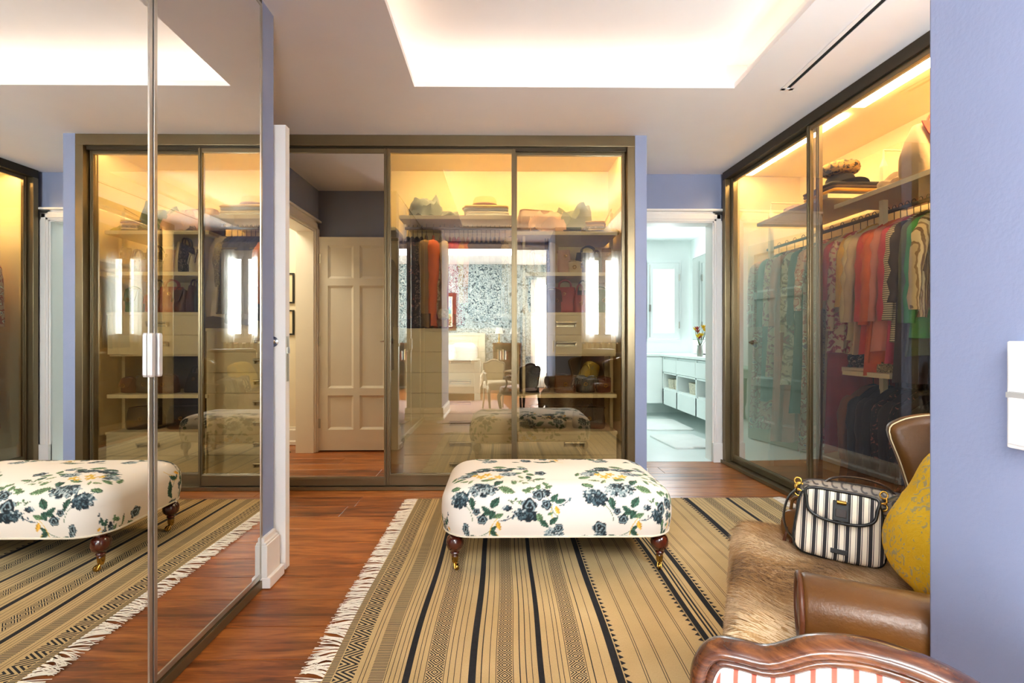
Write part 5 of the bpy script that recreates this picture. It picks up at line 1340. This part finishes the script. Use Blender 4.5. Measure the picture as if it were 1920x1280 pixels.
m, nt, b = new_mat('woven_straw'); v = coords(nt, (1, 1, 1)); ck = N(nt, 'ShaderNodeTexBrick'); ck.inputs['Scale'].default_value = 45; ck.inputs['Color1'].default_value = lin('#caa05a'); ck.inputs['Color2'].default_value = lin('#a97f3e'); ck.inputs['Mortar'].default_value = lin('#5a3d1b'); nt.links.new(coords(nt, (1, 1, 1), (R(90), 0, 0)), ck.inputs[0])
nt.links.new(ck.outputs[0], b.inputs['Base Color']); b.inputs['Roughness'].default_value = .8; bump(nt, b, ck.outputs['Fac'], .5, .003); MATS['woven_straw'] = m
gT = 'piles on the top shelves of the back wardrobe'
zS = 2.006
crumple('clothes_pile', 'crumpled blue grey jumper on the left top shelf of the back wardrobe', 'clothes', (-.59, D+.30, zS), .28, .30, .13, gcol('#7f8e93'), 1, gT, peaks=.9)
crumple('clothes_pile', 'small grey knit heap beside the crumpled blue grey jumper', 'clothes', (-.40, D+.30, zS), .16, .24, .06, gcol('#8f9a98'), 2, gT)
folded('white and pale blue folded shirts under the straw hat on the back wardrobe shelf', (-.12, D+.33, zS), .05, .34, .34, [('#b9c4cc', .025), ('#e8e0d0', .022), ('#a3afb8', .022), ('#e2c271', .022)], gT)
def hat(label, loc, r, h, mat, band=None, brim=.075, group=None, rotz=0, tilt=0):
    t_ = thing('hat', label, 'hat', loc, rotz, group); t_.rotation_euler = (tilt, 0, rotz); n = 28
    prof = [(r+brim, .0), (r+brim*.6, .004), (r+.005, .008), (r, .02), (r*.97, h*.7), (r*.85, h*.93), (r*.5, h), (0.001, h*.96)]
    L = [[(q*cos(2*pi*k/n)*(1.12), q*sin(2*pi*k/n)*.95, z+(.012*cos(4*pi*k/n) if i < 2 else 0)) for k in range(n)] for i, (q, z) in enumerate(prof)]
    MB().loops([[(x, y, z-.004) for x, y, z in L[0]]]+L).build('crown', mat, t_, smooth=True)
    if band: MB().tube([((r+.003)*1.12*cos(2*pi*k/n), (r+.003)*.95*sin(2*pi*k/n), .028) for k in range(n)], .012, 6, closed=True, flat=(1.2, .3)).build('hat_band', band, t_)
    return t_
M('felt_yellow', '#d9c083', .9, var=.1); M('felt_black', '#1d1a1c', .9, var=.15); M('felt_brown', '#5c3a22', .9, var=.15)
hat('pale straw coloured sun hat on the folded shirts of the back wardrobe shelf', (-.13, D+.33, zS+.09), .085, .10, 'felt_yellow', 'leather_brown', group=gT)
crumple('clothes_pile', 'small white cloth at the post end of the left top shelf', 'clothes', (.045, D+.32, zS), .10, .2, .04, gcol('#d9d6cc'), 4, gT)
zS = 1.889
b_ = bag('slouchy tan suede bag standing up at the left of the right top shelf', (.27, D+.32, zS), R(8), .30, .22, .20, 'leather_tan', 'leather_brown', 'plain', gT)
crumple('clothes_pile', 'blush pink leather bag body lying open on the right top shelf', 'clothes', (.36, D+.24, zS), .32, .22, .14, 'leather_blush', 6, gT, peaks=1.0)
crumple('clothes_pile', 'grey green crumpled jacket in the middle of the right top shelf', 'clothes', (.56, D+.30, zS), .34, .30, .14, gcol('#6c7a66'), 7, gT, peaks=1.1)
folded('fanned pile of cream, brown and checked scarves on the right top shelf', (.68, D+.30, zS), R(-12), .26, .26, [('#37313a', .016), ('#d8c79a', .016), ('print_dark_lace', .018), ('#b98d52', .016), ('#7b3c3c', .014), ('#d6b45e', .012)], gT)
crumple('clothes_pile', 'yellow green rolled scarf at the end of the right top shelf', 'clothes', (.80, D+.25, zS), .20, .16, .045, gcol('#b0a52c'), 9, gT)
folded('flat black clutch under the pile at the middle of the right top shelf', (.50, D+.20, zS), 0, .30, .10, [('#1b1a1d', .018)], gT)
gM = 'bags on the upper bag shelf of the back wardrobe'; z = 1.586; y = D+.30
bag('cream canvas shoulder bag, first on the upper bag shelf', (.235, y, z), R(80), .22, .07, .16, 'leather_cream', 'leather_brown', 'flap', gM)
bag('white pleated bag, second on the upper bag shelf', (.30, y, z), R(75), .20, .06, .14, gcol('#e4ddcf'), None, 'flap', gM)
bag('dark woven bag standing upright beside the tall beige case', (.355, y-.02, z), R(82), .22, .06, .22, 'print_dark_lace', 'leather_dark', 'tote', gM)
bag('tall beige structured bag with rounded top on the upper bag shelf', (.405, y-.03, z), R(60), .16, .07, .235, 'leather_cream', 'leather_brown', 'plain', gM)
bag('blush leather bucket bag narrowing to the top', (.485, y, z), R(10), .12, .12, .19, 'leather_blush', 'leather_blush', 'plain', gM)
bag('small cream bag with a looped strap lying beside the bucket bag', (.570, y-.03, z), R(-10), .11, .10, .09, 'leather_cream', 'leather_cream', 'flap', gM)
bag('wine brown pleated clutch leaning on the upper bag shelf', (.645, y-.02, z), R(-25), .13, .08, .10, gcol('#50262a'), 'leather_dark', 'flap', gM)
bag('large black tote at the back of the upper bag shelf', (.70, y+.12, z), R(5), .22, .10, .19, 'leather_black', 'leather_black', 'tote', gM)
bag('grey green quilted bag in front of the black tote', (.735, y-.02, z), R(-5), .12, .09, .13, gcol('#7c7a5c'), 'leather_brown', 'tote', gM)
bag('tall woven straw bag at the post end of the upper bag shelf', (.815, y-.03, z), R(4), .085, .10, .20, 'woven_straw', 'leather_dark', 'plain', gM)
gN = 'bags above the two drawer box of the back wardrobe'; z = 1.2895
bag('navy blue tote, first above the two drawer box', (.235, y, z), R(85), .24, .07, .22, gcol('#1d2338'), None, 'tote', gN)
bag('dark burgundy tote beside the navy one', (.31, y+.02, z), R(82), .24, .08, .20, gcol('#4a1a22'), None, 'tote', gN)
bag('brown printed bag with gold rings above the two drawer box', (.40, y-.02, z), R(30), .14, .09, .17, 'leather_brown', 'leather_brown', 'flap', gN)
bag('large orange red leather tote above the two drawer box', (.50, y+.02, z), R(-12), .19, .11, .20, 'leather_red', 'leather_red', 'tote', gN)
bag('small vermilion bag with a round gold clasp above the two drawer box', (.605, y-.05, z), R(6), .10, .07, .13, 'leather_red', 'leather_red', 'hobo', gN)
bag('black suede backpack behind the vermilion bag', (.655, y+.10, z), R(-6), .15, .10, .18, 'leather_black', 'leather_black', 'hobo', gN)
bag('grass green bag at the post end above the two drawer box', (.79, y+.02, z), R(5), .12, .10, .18, gcol('#4d7a32'), None, 'flap', gN)
gO = 'dark bags on the lower bag shelf of the back wardrobe'; z = .671
bag('black patent bag, first on the lower bag shelf', (.28, y, z), R(8), .20, .12, .15, 'leather_black', None, 'tote', gO)
bag('brown leather bag with gold ring in the middle of the lower bag shelf', (.49, y-.04, z), R(0), .17, .10, .13, 'leather_brown', None, 'flap', gO)
bag('black bag with tassels on the lower bag shelf', (.655, y-.02, z), R(-8), .15, .10, .13, 'leather_black', None, 'hobo', gO)
bag('dark red brown bag at the end of the lower bag shelf', (.795, y-.02, z), R(4), .11, .10, .11, gcol('#5a2a20'), None, 'flap', gO)
gP = 'dark bags on the low chest of the back wardrobe'; z = .393
bag('large black weekend bag on the low chest', (.36, y+.02, z), R(3), .30, .18, .17, 'leather_black', None, 'flap', gP, clasp=True)
bag('dark brown satchel with a gold clasp on the low chest', (.68, y-.0, z), R(-4), .26, .14, .16, 'leather_dark', None, 'flap', gP)
# side wardrobe shelves
gS = 'piles on the top shelves of the side wardrobe'
def rwl(u, v, z): return RW(u, v, z)
crumple('clothes_pile', 'mauve grey jumper at the far end of the side wardrobe top shelf', 'clothes', rwl(.52, .34, 2.031), .34, .30, .07, gcol('#75656c'), 21, gS, RWR)
folded('folded mustard and brown blankets under the black hat', rwl(.93, .34, 2.031), RWR, .32, .36, [('#3c3229', .022), ('#b98a2e', .026), ('#57473d', .022), ('#2c2723', .02)], gS)
hat('black felt hat on the folded blankets under the leopard hat', rwl(.95, .32, 2.122), .085, .075, 'felt_black', None, group=gS, rotz=RWR)
lh = thing('fur_hat', 'leopard print fur hat stacked on the black felt hat', 'hat', rwl(.95, .32, 2.205), 0, gS)
n = 40; L = []
for q, z in ((.02, 0), (.085, .0), (.108, .012), (.116, .032), (.112, .055), (.098, .072), (.078, .078), (.07, .062), (.05, .055), (.001, .06)):
    L.append([((q+.003*sin(k*2.3+z*90))*cos(2*pi*k/n), (q+.003*cos(k*1.7+z*70))*sin(2*pi*k/n), z+.003*sin(k*1.9+q*60)) for k in range(n)])
MB().loops(L).build('brim', 'print_leopard', lh, smooth=True); MB().lathe([(0, .05), (.066, .055), (.055, .085), (.025, .096), (0, .098)], 24).build('crown', 'felt_brown', lh, smooth=True)
pp = bag('large coral and cream round bag on the near top shelf of the side wardrobe', rwl(1.68, .34, 1.946), RWR+R(90), .42, .20, .27, gcol('#e3c39c'), gcol('#b5442f'), 'hobo', gS, clasp=False)
crumple('clothes_pile', 'taupe suede bag slumped beside the coral round bag', 'clothes', rwl(1.46, .30, 1.946), .22, .24, .085, gcol('#8f7a63'), 23, gS, RWR)
folded('brown folded jumpers nearest the blue wall on the side top shelf', rwl(1.72, .25, 1.946), RWR, .22, .14, [('#6e5138', .03), ('#8d6f52', .03)], gS)
crumple('clothes_pile', 'black and silver sequinned scarf draped on the middle shelf of the side wardrobe', 'clothes', rwl(1.14, .36, .901), .18, .24, .09, 'print_dark_lace', 25, None, RWR, .8)
crumple('clothes_pile', 'sheer olive scarf heaped on the middle shelf of the side wardrobe', 'clothes', rwl(1.40, .34, .886), .24, .30, .09, 'print_olive_lace', 26, None, RWR, .8)
for i, (u, z, c, nm) in enumerate(((1.95, .951, '#23222b', 'black shoe box bag'), (2.2, .951, '#7c7a5c', 'khaki bag'), (1.95, .621, '#8c8f96', 'silver grey bag'), (2.2, .621, '#2a2522', 'dark brown bag'))):
    bag('%s on the side shelves beyond the chair wing' % nm, rwl(u, .40, z), RWR-R(90), .2, .12, .17, gcol(c), None, 'tote', 'bags on the side shelves')

# ================================================================ CORRIDOR things
for i, (z0_, z1_, lb) in enumerate(((1.455, 1.765, 'upper black framed picture on the cream corridor wall'), (1.13, 1.385, 'lower black framed picture on the cream corridor wall'))):
    p = thing('framed_picture', lb, 'picture', (-2.28, 1.97, z0_), 0, 'corridor pictures'); h = z1_-z0_
    MB().box(-.15, 0, 0, -.136, .02, h).box(.136, 0, 0, .15, .02, h).box(-.136, 0, 0, .136, .02, .014).box(-.136, 0, h-.014, .136, .02, h).build('frame', 'black_plastic', p)
    box(-.136, .004, .014, .136, .008, h-.014).build('print', 'ward_shelf', p)
cloth_print('kilim_dark', '#6b4a38', ['#c9b48a', '#3a2a26', '#8a5a3c'], 20, .48)
tag(box(-2.75, 2.3, .002, -2.02, 3.15, .010).build('corridor_mat', 'kilim_dark'), 'small dark patterned mat on the corridor floor beyond the doorway', 'rug')

# ================================================================ BEDROOM things (seen reflected)
m, nt, b = new_mat('sheer_curtain'); nt.nodes.remove(b); df = N(nt, 'ShaderNodeBsdfDiffuse'); tl = N(nt, 'ShaderNodeBsdfTranslucent'); mx = N(nt, 'ShaderNodeMixShader'); mx.inputs[0].default_value = .5
v = coords(nt); cc = ramp(nt, [(0, '#f4f4f2'), (1, '#fbfbfa')], noise(nt, v, 5))
nt.links.new(cc, df.inputs[0]); nt.links.new(cc, tl.inputs[0]); nt.links.new(df.outputs[0], mx.inputs[1]); nt.links.new(tl.outputs[0], mx.inputs[2]); nt.links.new(mx.outputs[0], nt.nodes['Material Output'].inputs[0]); MATS['sheer_curtain'] = m
def curtain(label, x0, x1, y, z0, z1, nf, group, amp=.022, name='curtain', axis='x'):
    t_ = thing(name, label, 'curtain', (0, 0, 0), 0, group); n = nf*10; A, B = [], []
    for zz in (z1, (z0+z1)/2, z0):
        row = []
        for i in range(n+1):
            f = i/n; x = x0+(x1-x0)*f; yy = y+amp*(1 if zz < z1 else .6)*sin(2*pi*nf*f)
            row.append((x, yy, zz) if axis == 'x' else (yy, x, zz))
        A.append(row)
    MB().loops(A, closed=False).build('cloth', 'sheer_curtain', t_, smooth=True)
    r_ = [(x0-.03, y, z1+.015), (x1+.03, y, z1+.015)] if axis == 'x' else [(y, x0-.03, z1+.015), (y, x1+.03, z1+.015)]
    MB().tube(r_, .01, 8).build('curtain_rod', 'steel', t_)
gc = 'bedroom curtains'
curtain('white curtain at the inner side of the far bedroom window', .80, 1.0, -3.80, .03, 2.5, 6, gc); curtain('white curtain at the outer side of the far bedroom window', 1.34, 1.62, -3.80, .03, 2.5, 5, gc)
curtain('white curtain nearer the bed at the unseen, added bedroom side window', -3.25+.0, -2.85, -2.93, .03, 2.6, 6, gc, axis='y'); curtain('white curtain nearer the passage at the unseen, added bedroom side window', -1.15, -.75, -2.93, .03, 2.6, 6, gc, axis='y')
gd = 'dressing room curtains'
curtain('white sheer curtain on the pier side of the dressing room window', 1.11, 1.27, .482, 1.05, 2.29, 3, gd, .014); curtain('white sheer curtain on the wardrobe side of the dressing room window', 1.50, 1.66, .482, 1.05, 2.29, 3, gd, .014)
# bed
bd = thing('sleigh_bed', 'cream painted bed with a panelled headboard, seen reflected in the wardrobe glass', 'bed', (-1.22, -2.75, 0))
M('bed_cream', '#ddd6c2', .5, var=.04)
hb = MB().box(-.82, -1.08, .1, .82, -1.04, 1.18).box(-.86, -1.10, 1.18, .86, -1.02, 1.235).box(-.86, -1.10, 0, -.76, -1.03, 1.2).box(.76, -1.10, 0, .86, -1.03, 1.2).box(-.7, -1.04, .62, .7, -1.03, 1.12); hb.build('headboard', 'bed_cream', bd, bevel=.006)
L = []
for z, y in ((.12, 1.04), (.25, 1.08), (.40, 1.06), (.55, 1.03), (.66, 1.05), (.72, 1.12)): L.append([(-.80, y, z), (.80, y, z), (.80, y+.05, z), (-.80, y+.05, z)])
MB().loops(L).box(-.84, 1.02, 0, -.74, 1.14, .74).box(.74, 1.02, 0, .84, 1.14, .74).build('footboard', 'bed_cream', bd, bevel=.006)
for s_ in (-1, 1): box(s_*.80-.02, -1.04, .18, s_*.80+.02, 1.04, .36).build('side_rail', 'bed_cream', bd)
MB().loops([[(x, y, z) for x, y in rrect(.77-e, 1.0-e, .08)] for z, e in ((.36, .02), (.40, 0), (.60, 0), (.64, .03))]).build('mattress', 'towel_white', bd, smooth=60)
for i, (x, y, w_, lb, mt) in enumerate(((-.42, -3.55, .58, 'large white pillow against the headboard, outer one', 'towel_white'), (-.95+.0, -3.5, .58, 'large white pillow against the headboard in the middle', 'towel_white'), (-1.0, -3.28, .46, 'white cushion with red spots in front of the pillows', 'spots'))):
    if mt == 'spots': cloth_print('spots', '#efebe2', ['#b8474a', '#8c2f3c'], 13, .62)
    x = (-.80, -1.45, -1.18)[i]
    o = thing('pillow', lb, 'pillow', (x, y, .82), 0, 'bed pillows'); out = [(w_/2*cos(a)/((abs(cos(a))**4+abs(sin(a))**4)**.25), w_*.36*sin(a)/((abs(cos(a))**4+abs(sin(a))**4)**.25)) for a in [2*pi*k/36 for k in range(36)]]
    pillow(out, .16, .6, rings=6).build('cover', mt, o, smooth=True); o.rotation_euler = (R(-20), 0, 0)
# painting with its own colours
pt = thing('painting', 'seaside garden painting in a brown wooden frame on the leafy bedroom wallpaper', 'picture', (-1.37, -3.9, 1.30))
MB().box(-.35, 0, 0, -.27, .04, .84).box(.27, 0, 0, .35, .04, .84).box(-.27, 0, 0, .27, .04, .08).box(-.27, 0, .76, .27, .04, .84).build('frame', 'leather_brown', pt, bevel=.006)
MB().box(-.27, .005, .08, -.25, .03, .76).box(.25, .005, .08, .27, .03, .76).box(-.25, .005, .08, .25, .03, .10).box(-.25, .005, .74, .25, .03, .76).build('slip', 'ward_shelf_edge', pt)
nx, nz = 60, 80; vs, fs, cl = [], [], []
for j in range(nz+1):
    for i in range(nx+1):
        x, z = -.25+.5*i/nx, .10+.64*j/nz; vs.append((x, .012, z)); f = j/nz; q = mn.noise(Vector((x*14, z*18, 1))); q2 = mn.noise(Vector((x*45, z*45, 4)))
        if f > .62: c = lin('#7fb6d6') if q < .12 else lin('#e6ead8')
        elif f > .42: c = lin('#4fa3ad') if f < .55 else lin('#86c3c6')
        elif f > .37+.06*q: c = lin('#d8c294')
        else: c = lin('#3e6a2c') if q2 < .1 else (lin('#c95b5e') if q2 < .3 else lin('#e8d7c4'))
        cl.append(c)
for j in range(nz):
    for i in range(nx): a = j*(nx+1)+i; fs.append((a, a+nx+1, a+nx+2, a+1))
me = bpy.data.meshes.new('canvas'); me.from_pydata(vs, [], fs); at = me.color_attributes.new('Col', 'FLOAT_COLOR', 'POINT'); at.data.foreach_set('color', [q for c in cl for q in c]); me.materials.append(MATS['print_canvas']); link('canvas', me, pt)
# console with lamps
dk = thing('dark_console', 'dark wooden console with books between the bed and the far bedroom window', 'console', (.12, -3.66, 0))
MB().box(-.32, -.2, .98, .32, .2, 1.02).box(-.30, -.18, .62, .30, .18, .65).box(-.30, -.18, .30, .30, .18, .33).box(-.30, -.19, .0, -.27, .19, .98).box(.27, -.19, 0, .30, .19, .98).box(-.27, .0-.19, .05, .27, -.17, .98).build('body', 'walnut', dk)
for k in range(9):
    h = .18+.06*((k*7) % 4)/4; c = ('#7c2f2a', '#c9b48a', '#3a4a5c', '#d8d1c4')[k % 4]
    o = MB().box(-.012, -.08, 0, .012, .07, h).build('book', gcol(c), bevel=.001); o.location = (-.10+.028*k, -3.62, .651); tag(o, '%s book, %s from the bed side on the middle shelf of the dark console' % (('red', 'sand', 'navy', 'ivory')[k % 4], ORD[k]), 'book', 'books on the dark console')
emis('bulb_glow', (1, .85, .6), 6.0)
for i, x in enumerate((-.05, .28)):
    lp = thing('table_lamp', ('table lamp with white shade on the bed side of the dark console', 'table lamp with white shade on the window side of the dark console')[i], 'lamp', (x, -3.68, 1.021), 0, 'console lamps')
    MB().lathe([(0, 0), (.05, 0), (.05, .01), (.012, .02), (.02, .08), (.012, .16), (.008, .24), (0, .24)], 18).build('base', 'brass', lp, smooth=True)
    MB().loops([[(r_*cos(2*pi*k/24), r_*sin(2*pi*k/24), z) for k in range(24)] for r_, z in ((.09, .20), (.06, .34))], False, False).build('lamp_shade', 'sheer_curtain', lp, smooth=True)
pn = thing('pendant_lamp', 'small glowing pendant lamp above the painting, seen reflected in the glass', 'lamp', (-1.22, -2.9, 2.79))
MB().tube([(0, 0, 0), (0, 0, -.32)], .004).build('cord', 'brass', pn); MB().lathe([(0, -.32), (.02, -.33), (.03, -.36), (.03, -.42), (.014, -.46), (0, -.47)], 14).build('bulb', 'bulb_glow', pn, smooth=True)
MB().loops([[(r_*cos(2*pi*k/20), r_*sin(2*pi*k/20), z) for k in range(20)] for r_, z in ((.10, -.50), (.07, -.36), (.03, -.31))], False, False).build('shade', 'clear_side', pn, smooth=True)
# faded kilim in the passage
cloth_stripes('kilim_pink', [(0, '#8a4f48'), (.2, '#b99a8a'), (.35, '#6f3f46'), (.5, '#a87f72'), (.7, '#6f6072'), (.85, '#bfa695')], .11, 'Y', wob=.09)
kr = thing('kilim_rug', 'faded pink kilim on the passage floor, seen reflected in the wardrobe glass', 'rug', (-.42, -.45, .002), R(-7))
MB().box(-.55, -1.15, 0, .55, 1.15, .007).build('woven_field', 'kilim_pink', kr)
for e in (-1, 1):
    for k in range(30):
        x = -.53+k*.0365; MB().tube([(x, e*1.15, .003), (x+.004*(-1)**k, e*1.19, .003)], .003, 5).build('tassel', 'fringe', kr)
# shelf of books under the dressing window
sf = tag(MB().box(1.08, .45, .895, 1.70, .58, .915).build('wall_shelf', 'bed_cream'), 'cream wall shelf below the dressing room window, behind the wing chair', 'shelf')
for k in range(14):
    h = .11+.03*((k*5) % 3)/3; c = ('#b08b62', '#cbb18a', '#a5795a', '#d6c6a8')[k % 4]
    o = MB().box(-.016, -.05, 0, .016, .05, h).build('book', gcol(c), bevel=.001); o.location = (1.12+.036*k, .51, .916); tag(o, '%s book, %s from the pier in the row below the dressing room window' % (('tan', 'sand', 'clay', 'cream')[k % 4], ORD[k]), 'book', 'books below the dressing room window')
